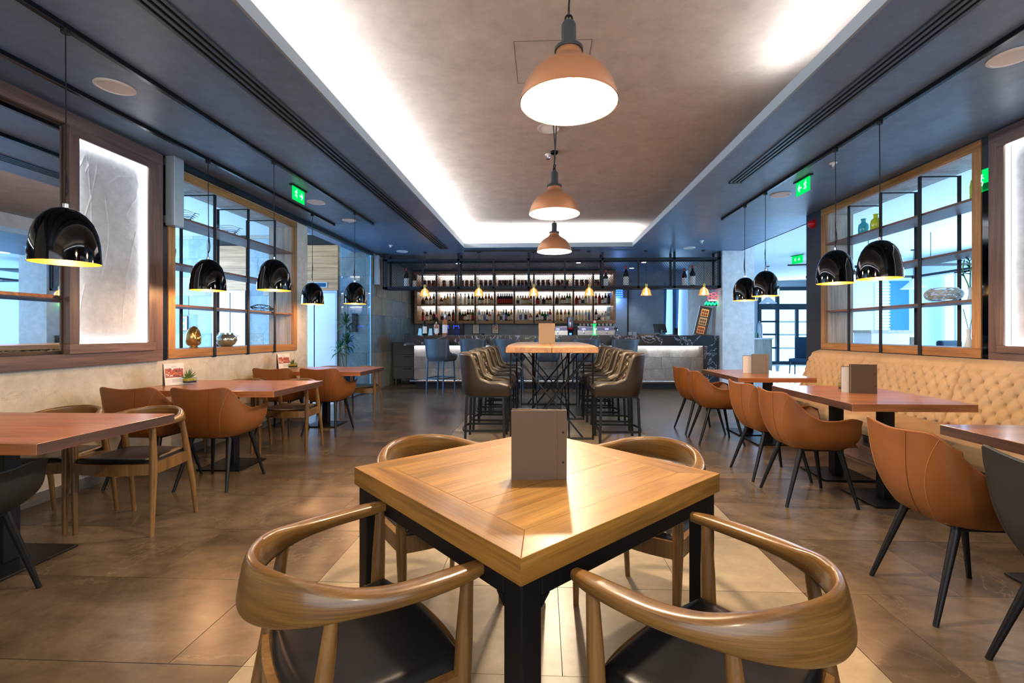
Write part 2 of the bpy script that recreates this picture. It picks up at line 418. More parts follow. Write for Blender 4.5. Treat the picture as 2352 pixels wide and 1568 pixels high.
# outer shell
struct(MB().box(XL - .4, -3, 0, XL, 6.98, .96).box(XL - .4, 6.66, .96, XL, 6.98, ZC).box(XL - .4, -3, .96, XL, 4.31, ZC).box(XL - .4, 4.31, 2.82, XL, 6.66, ZC).build('wall_left', PLASTER))
struct(MB().box(XL, -3, 0, XL + .012, 6.98, .08).build('baseboard_left', plain('base_grey', '#6f6a62', .5)))
struct(MB().box(XL, 4.21, .96, XL + .006, 4.31, ZC).build('trim_2', plain('dark_gap_left', '#14202c', .3, .3)))
struct(MB().box(XL - .02, 4.31, 2.84, XL + .05, 9.62, ZC).build('trim_3', plain('header_dark', '#1a2733', .5)))
struct(MB().box(XR, -3, 0, XR + .35, 6.86, 1.0).box(XR, 6.49, 1.0, XR + .35, 6.86, ZC).box(XR, -3, 1.0, XR + .35, 4.18, ZC).box(XR, 4.18, 2.86, XR + .35, 6.49, ZC).build('wall_right', DARKW))
struct(MB().box(-3.95, -3.1, 0, 4.13, -3, 3.4).build('wall_rear', PLASTER))
# slate clad wall beside the bar passage and the lift hall wall
ws = struct(MB().box(XL - .3, 9.6, 0, XL, 12.9, 3.3).box(-10, 9.6, 0, -3.6, 9.9, 3.3).build('wall_slate', GROUT))
random.seed(11)
def slabs(w, h, u0, u1, z0, z1, place, stag):
    z = z0; r = 0
    while z < z1 - .02:
        u = u0 - stag[r % len(stag)] * w
        while u < u1 - .02:
            a, b = max(u, u0), min(u + w, u1); zt = min(z + h, z1)
            if b - a > .03: place(a + .0015, b - .0015, z + .0015, zt - .0015, random.choice(SLATE), random.uniform(.012, .022))
            u += w
        z += h; r += 1
def pl_side(a, b, z, zt, m, d): MB().box(XL, a, z, XL + d, b, zt).build('slate_tile', m, ws)
def pl_hall(a, b, z, zt, m, d): MB().box(a, 9.6, z, b, 9.6 - d, zt).build('slate_tile', m, ws)
slabs(.60, .40, 9.62, 12.9, 0, ZC, pl_side, (0, .5, .25, .7))
slabs(.40, .40, -4.28, -3.62, 0, 3.3, pl_hall, (0, .5, .2))
slabs(.40, .40, -6.25, -5.45, 0, 3.3, pl_hall, (.4, .9, .1))
slabs(.40, .40, -9.6, -6.95, 0, 3.3, pl_hall, (.3, .8, .55))
# lifts with walnut boarding above
for x0, x1, n in ((-5.45, -4.28, 1), (-6.95, -6.25, 2)):
    d = struct(MB().box(x0, 9.6, 0, x1, 9.52, .02).box(x0, 9.6, 2.06, x1, 9.52, 2.1).box(x0, 9.6, 0, x0 + .04, 9.52, 2.06).box(x1 - .04, 9.6, 0, x1, 9.52, 2.06).build('door_%d' % n, STEEL))
    mid = (x0 + x1) / 2 + (.08 if n == 1 else 0)
    MB().box(x0 + .04, 9.58, .02, mid - .012, 9.56, 2.06).build('door_leaf', LIFTD, d)
    MB().box(mid + .012, 9.58, .02, x1 - .04, 9.56, 2.06).build('door_leaf', LIFTD, d)
    wc = struct(MB().box(x0, 9.6, 2.1, x1, 9.57, 3.05).build('trim_%d' % (3 + n), LIFTW))
    for k in range(4):
        z = 2.1 + k * .24
        MB().box(x0, 9.57, z + .006, x1, 9.555, z + .232).build('board', LIFTW, wc)
lp = thing('lift_display', 'small dark lift indicator on the walnut boards over the lift doors', 'display', (-4.78, 9.545, 2.22))
MB().box(-.28, 0, -.055, .28, .012, .055).build('frame', STEEL, lp); MB().box(-.25, -.004, -.04, .25, .0, .04).build('screen', plain('lift_screen', '#1c4a6a', .15), lp)
# lift hall ceiling and far side, open window on its left
struct(MB().box(-10, 2, 3.28, -3.95, 9.6, 3.33).build('ceiling_lift_hall', plain('hall_ceiling', '#c4ced8', .7)))
struct(MB().box(-10, 2, 0, -9.9, 9.6, .6).box(-10, 2, 3.0, -9.9, 9.6, 3.3).build('wall_lift_hall', WHITEC))
struct(MB().box(-10, 1.9, 0, -3.95, 2.0, 3.3).build('wall_lift_hall_rear', WHITEC))
# glass partition between room and lift hall
gp = thing('glass_partition', 'tall frameless glass pane beside the slate wall by the lift hall', 'glass partition')
MB().box(XL - .01, 8.2, .02, XL, 9.6, 2.84).build('pane', PANE, gp)
MB().box(XL - .02, 9.585, 0, XL + .01, 9.6, 2.84).build('edge_profile', plain('glass_edge', '#9fd8e8', .2), gp)
MB().box(XL - .025, 8.2, 0, XL + .015, 9.6, .025).build('floor_rail', STEEL, gp)
# back wall behind the bar
struct(MB().box(-3.95, 12.9, 0, 2.3, 13.0, 3.0).box(2.3, 12.9, 2.45, 3.9, 13.0, 3.0).build('wall_back', GREYWALL))
struct(MB().box(1.75, 12.86, 1.02, 3.3, 12.9, 2.6).build('wall_back_panel', GREYWALL))
struct(MB().box(2.30, 12.82, 0, 2.34, 12.9, 2.5).build('trim_6', IRON))
# column at the end of the bar and passage wall behind
struct(MB().box(3.68, 9.72, 0, 4.32, 10.35, 3.3).build('wall_column', PALE))
struct(MB().box(3.68, 10.35, 0, 3.9, 12.0, 3.0).build('wall_bar_side', PLASTER))
struct(MB().box(3.68, 13.4, 0, 3.78, 15.5, 3.0).box(1.5, 15.4, 0, 3.78, 15.5, 3.0).build('wall_passage', plain('passage_wall', '#35597c', .6)))
struct(MB().box(1.5, 12.95, 2.95, 3.78, 15.5, 3.0).build('ceiling_passage', DARKC))
# main lobby
struct(MB().box(4.05, 2, 3.22, 11, 20, 3.28).build('ceiling_lobby', WHITEC))
struct(MB().box(4.05, -3, 2.9, 4.08, 9.72, 3.25).build('trim_7', WHITEC))
struct(MB().box(7.35, 13.0, 0, 10.7, 13.1, 3.22).build('wall_lobby', plain('lobby_wall', '#cfdbe6', .7)))
struct(MB().box(9.35, 12.98, 0, 9.85, 13.0, 2.62).build('wall_lobby_blue', BLUEW))
m = MB()
for k in range(26): m.box(8.95, 12.97, .5 + k * .08, 9.35, 13.0, .55 + k * .08)
struct(m.build('trim_8', WHITELAC))
struct(MB().box(10.1, 5.5, 0, 10.2, 13.0, .35).box(10.1, 5.5, 2.75, 10.2, 13.0, 3.22).box(10.1, 2, 0, 10.2, 5.5, 3.22).box(10.7, 13, 0, 10.8, 18.5, 3.22).build('wall_lobby_east', WHITEC))
struct(MB().box(4.1, 2, 0, 10.8, 2.1, 3.22).build('wall_lobby_south', WHITEC))
struct(MB().box(4.0, 18.5, 0, 8.35, 18.6, 3.22).box(10.45, 18.5, 0, 11, 18.6, 3.22).box(4.0, 12, 0, 4.1, 18.5, 3.22).box(8.35, 18.5, 2.95, 10.45, 18.6, 3.22).build('wall_lobby_north', plain('lobby_north', '#b9c6d0', .7)))
for n, y in enumerate((6.3, 7.9, 9.5, 11.1, 12.2)):
    w = struct(MB().box(10.10, y - .8, .35, 10.19, y - .73, 2.75).box(10.10, y + .73, .35, 10.19, y + .8, 2.75).box(10.10, y - .73, 2.68, 10.19, y + .73, 2.75).box(10.10, y - .73, .35, 10.19, y + .73, .42).build('window_%d' % (n + 1), WHITELAC))
    MB().box(10.14, y - .73, .42, 10.145, y + .73, 2.68).build('pane', PANE, w)
# glazed entrance
d = struct(MB().box(8.35, 18.45, 0, 10.45, 18.55, .12).box(8.35, 18.42, 2.12, 10.45, 18.58, 2.34).box(8.35, 18.45, 2.86, 10.45, 18.55, 3.0).box(8.35, 18.45, .12, 8.47, 18.55, 2.86).box(9.03, 18.45, .12, 9.15, 18.55, 2.86).box(9.78, 18.45, .12, 9.88, 18.55, 2.12).box(10.33, 18.45, .12, 10.45, 18.55, 2.86).build('door_3', DOORF))
for x0, x1 in ((8.47, 9.03), (9.15, 9.78), (9.88, 10.33)):
    MB().box(x0, 18.5, .12, x1, 18.505, 2.12).build('pane', PANE, d)
for x0, x1 in ((8.47, 9.03), (9.15, 10.33)): MB().box(x0, 18.5, 2.34, x1, 18.505, 2.86).build('transom_pane', PANE, d)
for z in (.6, 1.12, 1.62):
    MB().box(8.47, 18.47, z, 9.03, 18.53, z + .07).build('glazing_bar', DOORF, d)
    MB().box(9.15, 18.49, z, 10.33, 18.52, z + .05).build('glazing_bar', plain('frosted_band', '#bcd4e4', .5), d)

# ------------------------------------------------------------------ ceiling fittings
def slot_diffuser(x0, x1, y0, y1, label):
    t = thing('slot_diffuser', label, 'air vent', ((x0 + x1) / 2, (y0 + y1) / 2, ZC))
    w = x1 - x0; L = (y1 - y0) / 2
    MB().box(-w / 2, -L, -.002, w / 2, L, .001).build('backing', plain('vent_dark', '#040506', .9), t)
    for k in range(4):
        a = -w / 2 + k * (w - .022) / 3
        MB().box(a, -L, -.012, a + .022, L, -.002).build('rail', plain('vent_rail', '#3b444d', .4), t)
    MB().box(-w / 2, L - .03, -.012, w / 2, L, -.001).build('end_cap', plain('vent_rail2', '#3b444d', .4), t)
slot_diffuser(-2.055, -1.895, -2.5, 9.23, 'long dark slot air vent in the ceiling beside the brightly lit cove edge')
slot_diffuser(2.075, 2.22, -2.5, 5.31, 'shorter dark slot air vent in the ceiling over the banquette side')
def track(x, y0, y1, label):
    t = thing('lighting_track', label, 'track', (x, (y0 + y1) / 2, ZC)); L = (y1 - y0) / 2
    MB().box(-.018, -L, -.032, .018, L, 0).build('rail', plain('track_black', '#191c20', .25, .4), t, bevel=.003)
    MB().box(-.019, L, -.034, .019, L + .03, 0).build('end_cap', BLACKP, t)
track(-3.22, -2, 7.03, 'black lighting track running closest to the wall with mirror and lit panel')
track(-2.60, -2, 7.00, 'black lighting track between the slot vent and the wall side track')
track(2.63, -2, 6.93, 'black lighting track above the tables along the tufted banquette')
bt = thing('lighting_track', 'black lighting track across the ceiling in front of the bar mesh shelf', 'track', (-.3, 9.45, ZC))
MB().box(-1.3, -.016, -.03, 1.05, .016, 0).build('rail', BLACKP, bt)
def ceiling_speaker(x, y, z, label, r=.115, m=WHITEP):
    t = thing('ceiling_speaker', label, 'ceiling speaker', (x, y, z), 0, 'round ceiling speakers')
    MB().lathe([(r, 0), (r, -.006), (r * .86, -.010), (r * .84, -.006), (r * .84, 0)], 32).build('rim', m, t, smooth=30)
    MB().lathe([(.0001, -.006), (r * .84, -.006), (r * .84, 0)], 32).build('grille', plain('speaker_grille', '#f0ebe8', .7), t)
for x, y, l in ((-2.92, 3.06, 'white round speaker in dark ceiling above the lit plaster panel'), (-2.91, 5.87, 'white round speaker in dark ceiling beyond the exit sign by the open shelf window'),
                (2.85, 2.96, 'white round speaker in dark ceiling at the picture corner over the banquette'), (2.89, 5.8, 'white round speaker in dark ceiling beside the exit sign on the banquette side'),
                (-2.9, 9.5, 'white round speaker in dark ceiling near the slate wall and bar'), (2.89, 9.35, 'white round speaker in dark ceiling near the column end of the bar')):
    ceiling_speaker(x, y, ZC, l)
ceiling_speaker(.06, 4.75, ZT, 'plaster coloured round speaker in the tray between two copper lamps', .12, CEILP)
ceiling_speaker(.06, 8.0, ZT, 'pale round speaker in the tray near its far cove edge', .12, CEILP)
def sprinkler(x, y, z, label):
    t = thing('sprinkler', label, 'sprinkler', (x, y, z), 0, 'ceiling sprinklers')
    MB().lathe([(.036, 0), (.034, -.008), (.014, -.012), (.010, -.03), (.004, -.04)], 16).build('rosette', WHITEP, t, smooth=40)
    MB().tube([(.014, 0, -.012), (.02, 0, -.03), (.004, 0, -.05)], .0035, 6).tube([(-.014, 0, -.012), (-.02, 0, -.03), (-.004, 0, -.05)], .0035, 6).lathe([(.02, -.05), (.02, -.054)], 14).build('deflector', CHROME, t)
sprinkler(-2.92, 8.83, ZC, 'white sprinkler head in dark ceiling just before the slate wall')
sprinkler(2.9, 8.65, ZC, 'white sprinkler head in dark ceiling near the pale column')
sprinkler(2.87, 4.74, ZC, 'white sprinkler head in dark ceiling beside the exit sign over the banquette')
sprinkler(.06, 5.45, ZT, 'small sprinkler rosette in the plaster tray')
dt = thing('motion_detector', 'white wedge shaped detector on dark ceiling between the two tracks', 'detector', (-2.87, 6.8, ZC))
MB().prism([(-.09, -.06), (.02, -.07), (.1, 0), (.02, .07), (-.05, .04)], -.03, 0).build('housing', WHITEP, dt, bevel=.006)
MB().sphere((.0, 0, -.03), .022, 12, 6).build('lens', plain('detector_lens', '#c8ccd0', .2), dt, smooth=60)

# exit signs ---------------------------------------------------------------
def pict_man(b, x, z, s):
    """running figure of thin prisms in the XZ plane (x right)"""
    def seg(p, q, w): b.bar((x + p[0] * s, 0, z + p[1] * s), (x + q[0] * s, 0, z + q[1] * s), w * s, .003, (0, 1, 0))
    b.lathe([(.12 * s, -.0015), (.12 * s, .0015)], 12)
    k = len(b.v) - 24
    for i in range(k, len(b.v)):
        p = b.v[i]; b.v[i] = (x + p[0] + .12 * s, p[2], z + p[1] + .75 * s)
    seg((.08, .6), (-.08, .12), .2); seg((-.08, .12), (.22, -.12), .14); seg((.22, -.12), (.1, -.55), .12)
    seg((-.08, .12), (-.2, -.3), .14); seg((-.2, -.3), (-.52, -.34), .12); seg((.06, .55), (.35, .3), .1); seg((.06, .55), (-.3, .45), .1); seg((-.3, .45), (-.42, .18), .1)
def exit_sign(loc, rz, label, flip, w=.26, h=.15, hang=True):
    t = thing('exit_sign', label, 'exit sign', loc, rz, 'green exit signs')
    if hang: MB().box(-w / 2 - .03, -.02, -.015, w / 2 + .03, .02, 0).build('mount', BLACKP, t)
    z1 = -.015 if hang else 0
    MB().box(-w / 2, -.004, z1 - h, w / 2, .004, z1).build('panel', EXITG, t)
    b = MB(); cz = z1 - h / 2
    pict_man(b, -.055 * flip, cz - .005, .07); b.build('running_figure', EXITW, t, loc=(0, -.006, 0))
    MB().prism([(.02 * flip, cz - .009), (.066 * flip, cz - .009), (.05 * flip, cz - .034), (.064 * flip, cz - .042), (.092 * flip, cz), (.064 * flip, cz + .042), (.05 * flip, cz + .034), (.066 * flip, cz + .009), (.02 * flip, cz + .009)][::flip], -.0015, .0015).xf(Matrix(((1, 0, 0, 0), (0, 0, 1, -.006), (0, 1, 0, 0), (0, 0, 0, 1)))).build('arrow', EXITW, t)
exit_sign((-2.83, 5.28, ZC), PI / 2, 'green running man exit sign under the dark ceiling on the lift hall side', 1)
exit_sign((2.83, 5.2, ZC), -PI / 2, 'green running man exit sign under the dark ceiling on the banquette side', -1)
exit_sign((6.55, 12.3, 3.22), -PI / 2 + .3, 'small green exit sign hanging in the bright lobby', 1, .34, .2)
exit_sign((8.6, 18.35, 3.22), 0, 'small green exit sign over the glazed entrance door', 1, .4, .22)
exit_sign((XR - .002, 4.125, 2.62), -PI / 2, 'flat green running man sign in the dark gap beside the lit panel frame', 1, .1, .19, False)

# silver wall boxes ----------------------------------------------------------
def wall_box(loc, h, label):
    t = thing('wall_box', label, 'wall unit', loc)
    MB().box(.02, -.06, -h, .11, .06, 0).build('housing', SILVERBOX, t, bevel=.004)
    MB().box(0, -.075, -.09, .03, .02, -.02).box(0, -.075, -h + .02, .03, .02, -h + .09).build('bracket', plain('bracket_grey', '#7b8086', .4, .6), t)
wall_box((XL, 4.33, 2.9), .66, 'tall silver metal box on brackets beside the open shelf window')
wall_box((XL + .015, 9.75, 2.86), .62, 'tall silver metal box on brackets at the slate wall corner')
rl = thing('alarm_beacon', 'red dome fire alarm beacon on the dark wall end', 'alarm', (XR, 6.68, 2.74), 0)
MB().lathe([(.055, 0), (.055, .03), (.045, .055), (.02, .075), (.001, .08)], 18).xf(Matrix.Rotation(-PI / 2, 4, 'Y')).build('dome', REDP, rl, smooth=40)
MB().box(-.004, -.06, -.06, 0, .06, .06).build('base', plain('alarm_base', '#7a0a14', .5), rl)

# ------------------------------------------------------------------ pendants
def black_pendant():
    t = thing('black_pendant', 'x', 'pendant lamp', (0, 0, 0), 0, 'glossy black dome pendants on tracks')
    prof = [(.012, .300), (.03, .297), (.06, .286), (.092, .258), (.118, .218), (.136, .165), (.146, .105), (.150, .05), (.151, 0)]
    sh = MB().lathe(prof, 48, cap=(False, False)).build('shade', GLOSSB, t, smooth=60)
    MB().lathe([(r - .004, z) for r, z in prof[::-1]], 48, cap=(False, False)).lathe([(.1470, .0), (.151, 0)], 48, cap=(False, False)).build('lining', GOLDIN, sh, smooth=60)
    MB().lathe([(.012, .296), (.012, .322), (.006, .326)], 12).build('collar', CHROME, t)
    sk = MB().lathe([(.016, .14), (.016, .295)], 10).build('socket', BLACKP, t)
    MB().sphere((0, 0, .11), .032, 14, 8).build('bulb', BULBW, sk, smooth=60)
    return t
BPZ = 1.66
BP = [(-2.6, 2.43, 1.60, 'nearest black dome pendant, in front of the mirror and lit panel'),
      (-3.22, 4.35, 1.627, 'black dome pendant before the middle of the open shelf window, closer to wall'),
      (-2.6, 4.4, 1.63, 'black dome pendant before the far half of the open shelf window, aisle track'),
      (-3.22, 6.38, 1.62, 'black dome pendant in front of the lift doors'),
      (-2.6, 6.34, 1.62, 'black dome pendant in front of the blue lit slate by the glass'),
      (2.63, 6.19, 1.64, 'farthest black dome pendant on the banquette side, before the pale column'),
      (2.63, 5.63, 1.653, 'black dome pendant before the glazed lobby entrance'),
      (2.63, 4.31, 1.664, 'black dome pendant before the wood cheek of the banquette side shelf'),
      (2.63, 3.76, 1.643, 'nearest black dome pendant on the banquette side, before the shelf window')]
p0 = None
for i, (x, y, z, l) in enumerate(BP):
    if p0 is None: p0 = black_pendant(); t = p0; t.location = (x, y, z); t['label'] = l
    else: t = dup(p0, (x, y, z), i * .7, l)
    H = ZC - .03 - z
    k = random.uniform(.55, .9)
    pts = [(0, 0, .32), (.0, 0, .38), (.004, 0, .52), (.0, 0, H)]
    cb = MB().tube(pts, .0035, 6).tube([(.002, 0, .36), (.012, .004, .39), (.014, 0, .43), (.006, -.004, .51), (.004, 0, .56)], .0045, 6).lathe([(.022, H - .02), (.022, H), (.014, H + .002)], 12)
    cb.build('cord', CORD, t)
    light('pendant_glow', 'POINT', (x, y, z + .02), 14, (1, .60, .27), radius=.05)

def copper_pendant():
    t = thing('copper_pendant', 'x', 'pendant lamp', (0, 0, 0), 0, 'copper pendants down the middle of the room')
    prof = [(.052, .215), (.054, .20), (.066, .178), (.082, .165), (.098, .155), (.128, .135), (.158, .105), (.180, .068), (.193, .03), (.20, 0)]
    sh = MB().lathe(prof, 56, cap=(False, False)).build('shade', COPPER, t, smooth=50)
    MB().lathe([(r - .004, z) for r, z in prof[::-1]], 56, cap=(False, True)).build('lining', COPPERIN, sh, smooth=50)
    MB().lathe([(.058, .212), (.058, .225), (.046, .232), (.030, .234), (.030, .318), (.024, .330), (.008, .334)], 28).build('cap', GRAPHITE, t, smooth=35)
    MB().tube([(.014 * math.cos(a), 0, .343 + .018 * math.sin(a)) for a in [k * PI / 7 for k in range(14)]], .0045, 6, closed=True).tube([(0, .011 * math.cos(a), .372 + .02 * math.sin(a)) for a in [k * PI / 7 for k in range(14)]], .004, 6, closed=True).build('chain_link', BLACKM, t)
    sk = MB().lathe([(.022, .09), (.022, .21)], 12).build('socket', WHITEP, t)
    MB().sphere((0, 0, .06), .042, 18, 10).build('bulb', BULB, sk, smooth=60)
    return t
c0 = None
for i, (x, y, l) in enumerate(((.105, 1.90, 'nearest copper dome pendant, over the square oak table'), (.09, 3.66, 'middle copper dome pendant, hanging over the aisle before the high table'), (.13, 5.36, 'farthest copper dome pendant, above the near end of the high table'))):
    if c0 is None: c0 = copper_pendant(); t = c0; t.location = (x, y, 2.15); t['label'] = l
    else: t = dup(c0, (x, y, 2.15), .8 * i, l)
    H = ZT - 2.15
    MB().tube(spline([(0, 0, .39), (.008, .0, .5), (.03 if i == 0 else -.02, 0, .8), (-.01 if i else .05, 0, H)], 6), .0045, 6).lathe([(.04, H - .025), (.045, H)], 16).build('cord', CORD, t)
    light('copper_lamp', 'POINT', (x, y, 2.16), 80, (1.0, .80, .57), radius=.045)
    light('copper_lamp_down', 'SPOT', (x, y, 2.14), 75, (1.0, .80, .55), target=(x, y, 0), radius=.045, spot=math.radians(150))

# ------------------------------------------------------------------ wall features, left
def frame_boards(parent, axis_x, y0, y1, z0, z1, w, d0, d1, mz, my, bevel=.003):
    """four boards of a frame lying on a wall of constant x; d0..d1 is the x span"""
    MB().box(d0, y0, z0, d1, y1, z0 + w).build('frame_board', my, parent, bevel=bevel)
    MB().box(d0, y0, z1 - w, d1, y1, z1).build('frame_board', my, parent, bevel=bevel)
    MB().box(d0, y0, z0 + w, d1, y0 + w, z1 - w).build('frame_board', mz, parent, bevel=bevel)
    MB().box(d0, y1 - w, z0 + w, d1, y1, z1 - w).build('frame_board', mz, parent, bevel=bevel)
def plaster_relief(parent, x, y0, y1, z0, z1, sgn, seed, mtl):
    R = random.Random(seed); off = Vector((seed * 3.1, seed * 1.7, 0))
    lines = [(R.uniform(y0, y1), R.uniform(z0, z1), R.uniform(-.25, .25), R.uniform(.3, .9), R.uniform(-1, 1)) for _ in range(14)]
    def fn(u, v):
        y = y0 + (y1 - y0) * u; z = z0 + (z1 - z0) * v; p = Vector((y, z, 0))
        h = noise.fractal(p * 3 + off, 1, 2.2, 5) * .0016
        r = noise.noise(p * 3.2 + off + Vector((0, 0, 4))); q = noise.noise(p * Vector((9, 9, 1)).x + off)
        ridge = max(0, 1 - abs(r * 9 + q * 2.2)) ** 3 * .008 * max(0, .4 + noise.noise(p * 1.3 - off))
        for ly, lz, dx, L, c in lines:
            dz = z - lz
            if 0 < dz < L:
                yy = ly + dx * dz + .05 * c * math.sin(dz * 5)
                d = abs(y - yy)
                if d < .007: ridge += .004 * (1 - d / .007)
        e = min(u, 1 - u, v, 1 - v); ridge *= sst(0, .12, e)
        return (x + sgn * (h + ridge), y, z)
    MB().grid(fn, 150, 260).build('plaster_panel', mtl, parent, smooth=60)
def led_loop(parent, x0, x1, y0, y1, z0, z1, t=.006):
    MB().box(x0, y0, z0, x1, y1, z0 + t).box(x0, y0, z1 - t, x1, y1, z1).box(x0, y0, z0 + t, x1, y0 + t, z1 - t).box(x0, y1 - t, z0 + t, x1, y1, z1 - t).build('led_strip', LED, parent)
RELIEF = stone('relief_plaster', [(.3, '#b9bbbd'), (.7, '#cfd0d1')], 1.5, None, .85, 0, .2)
wf = thing('wall_frame', 'large walnut wall frame holding a two pane mirror and a lit rough plaster panel', 'wall panel')
frame_boards(wf, XL, 1.55, 4.21, .96, 2.88, .10, XL, XL + .05, WALNUTZ, WALNUTY)
frame_boards(wf, XL, 3.335, 4.11, 1.06, 2.78, .075, XL, XL + .066, WALNUTZ, WALNUTY)
MB().box(XL + .0, 3.40, 1.13, XL + .004, 4.04, 2.71).build('recess_back', RELIEF, wf)
plaster_relief(wf, XL + .008, 3.41, 4.035, 1.135, 2.705, 1, 3, RELIEF)
led_loop(wf, XL + .016, XL + .048, 3.4101, 4.0349, 1.1351, 2.7049)
mi = thing('wall_mirror', 'wall mirror with faceted rims in two panes inside the walnut wall frame', 'mirror', (XL + .012, 0, 0))
for a in ((1.66, 1.065, 3.33, 1.465), (1.66, 1.475, 3.33, 2.775)):
    y0, z0, y1, z1 = a; g = .022
    MB().add([(0, y0, z0), (0, y1, z0), (0, y1, z1), (0, y0, z1), (.012, y0 + g, z0 + g), (.012, y1 - g, z0 + g), (.012, y1 - g, z1 - g), (.012, y0 + g, z1 - g)],
             [(4, 5, 6, 7), (0, 1, 5, 4), (1, 2, 6, 5), (2, 3, 7, 6), (3, 0, 4, 7), (3, 2, 1, 0)]).build('mirror_pane', MIRROR, mi)
MB().box(-.010, 1.66, 1.06, -.001, 3.33, 2.78).build('backing', BLACKP, mi)

def shelf_window(label, xw, sg, y0, y1, z0, z1, fw, ups, shs, mats, name='display_shelf'):
    """open shelf let into a wall: xw the room side plane, sg +1 when the wall lies at larger x"""
    t = thing(name, label, 'shelf'); D = .36
    xa, xb = xw - sg * .012, xw + sg * .03
    frame_boards(t, xw, y0, y1, z0, z1, fw, min(xa, xb), max(xa, xb), mats[0], mats[1])
    xi, xo = xw + sg * .03, xw + sg * D; iy0, iy1, iz0, iz1 = y0 + fw, y1 - fw, z0 + fw, z1 - fw
    MB().box(xi, iy0 - .03, iz0 - .03, xo, iy1 + .03, iz0).build('bottom_board', mats[1], t)
    MB().box(xi, iy0 - .03, iz1, xo, iy1 + .03, iz1 + .03).build('top_board', mats[3], t)
    MB().box(xi, iy0 - .03, iz0, xo, iy0, iz1).build('side_cheek', mats[2], t)
    MB().box(xi, iy1, iz0, xo, iy1 + .03, iz1).build('side_cheek', mats[2], t)
    for z in shs: MB().box(xw + sg * .005, iy0, z - .011, xo - sg * .01, iy1, z + .011).build('shelf_board', SHELFW, t)
    for y in ups:
        b = MB(); b.box(xw - sg * .024, y - .019, z0 - .012, xw - sg * .014, y + .019, iz1 - .02).box(xw - sg * .024, y - .019, z0 - .012, xw + sg * .02, y + .019, z0 - .002)
        b.box(xw - sg * .024, y - .006, iz1 - .03, xo, y + .006, iz1 - .018); b.build('upright', IRON, t)
        MB().box(xo - sg * .004, y - .019, iz0, xo + sg * .006, y + .019, iz1 - .02).build('upright', IRON, t)
    return t
shelf_window('oak framed open shelf window on the cream wall looking into the lift hall', XL, -1, 4.32, 6.66, .97, 2.83, .085, (4.94, 5.52, 6.08), (2.365, 1.90, 1.49), (OAKZ, OAKY, GREYOAK, GREYOAK))
shelf_window('oak framed open shelf window above the tufted banquette looking into the lobby', XR, 1, 4.18, 6.49, 1.0, 2.885, .085, (4.82, 5.36, 5.90), (2.40, 1.955, 1.505), (OAKZ, OAKY, GREYOAK, GREYOAK))

# ornaments on the lift hall shelf -------------------------------------------
def wire_bowl(name, label, loc, r, n=6):
    t = thing(name, label, 'bowl', loc, 0, 'wavy wire bowls')
    b = MB()
    for k in range(n):
        rr = r * (.45 + .55 * k / (n - 1)); z = .012 + .085 * k / (n - 1)
        b.tube([(rr * math.cos(a), rr * math.sin(a), z + .006 * math.sin(5 * a + k)) for a in [2 * PI * i / 40 for i in range(40)]], .003, 5, closed=True)
    b.build('wire_rings', STEEL, t)
    MB().lathe([(r * .46, 0), (r * .46, .008), (.001, .008)], 24).tube([(r * .45, 0, .008), (r * .8, 0, .06), (r, 0, .1)], .003, 5).tube([(-r * .45, 0, .008), (-r * .8, 0, .06), (-r, 0, .1)], .003, 5).tube([(0, r * .45, .008), (0, r * .8, .06), (0, r, .1)], .003, 5).build('base', STEEL, t)
wire_bowl('wire_bowl', 'silver wavy wire bowl on the top shelf, nearer the silver wall box', (-3.78, 4.72, 2.376), .15)
wire_bowl('wire_bowl', 'silver wavy wire bowl on the top shelf, in the middle of the shelf window', (-3.78, 5.42, 2.376), .16)
t = thing('planter', 'dark round stone pot at the near end of the second shelf', 'pot', (-3.80, 4.50, 1.911))
MB().lathe([(.085, 0), (.10, .02), (.11, .15), (.10, .17), (.09, .17), (.09, .03), (.001, .03)], 24, cap=(True, False)).build('body', POT, t, smooth=40)
t = thing('wall_clock', 'black round dial leaning at the near end of the third shelf', 'clock', (-3.80, 4.50, 1.501))
MB().lathe([(.001, 0), (.125, 0), (.125, .03), (.11, .03), (.11, .022), (.001, .022)], 32).xf(Matrix.Translation((0, 0, .124)) @ Matrix.Rotation(PI / 2 - .1, 4, 'Y')).build('case', BLACKP, t, smooth=35)
b = MB().bar((.026, 0, .13), (.022, -.03, .17), .012, .004, (1, 0, 0)).bar((.026, 0, .13), (.03, .05, .11), .01, .004, (1, 0, 0)); b.build('hand', WHITEP, t)
t = thing('wire_sculpture', 'black geometric wire cage lying on the third shelf near the far cheek', 'ornament', (-3.78, 6.13, 1.501), .1)
ring0 = [(.05 * math.cos(k * PI / 3), .05 * math.sin(k * PI / 3)) for k in range(6)]
b = MB(); P = []
for y, s in ((-.30, .15), (-.12, 1), (.12, 1), (.30, .15)): P.append([(x * s, y, z * s + .05) for x, z in ring0])
for a in range(4):
    b.tube(P[a], .0028, 5, closed=True)
    if a < 3:
        for k in range(6): b.tube([P[a][k], P[a + 1][k]], .0028, 5); b.tube([P[a][k], P[a + 1][(k + 1) % 6]], .0022, 5)
b.build('wire_frame', BLACKM, t)
t = thing('gold_ornament', 'hollow gold heart shaped ornament on the bottom ledge of the shelf window', 'ornament', (-3.79, 4.90, 1.055), .35)
def heart(u, v):
    a = 2 * PI * u; q = 2 * PI * v
    R = .085 * (1 + .12 * math.cos(2 * a)); c = R + .036 * math.cos(q)
    return (.05 * math.sin(q) * (1 - .2 * math.sin(a)), c * math.cos(a) * .8, .128 + c * math.sin(a) - .012 * abs(math.cos(a)))
MB().grid(heart, 40, 16).build('body', GOLDO, t, smooth=80)
MB().lathe([(.035, 0), (.045, .004), (.03, .03)], 16).build('foot', GOLDO, t)
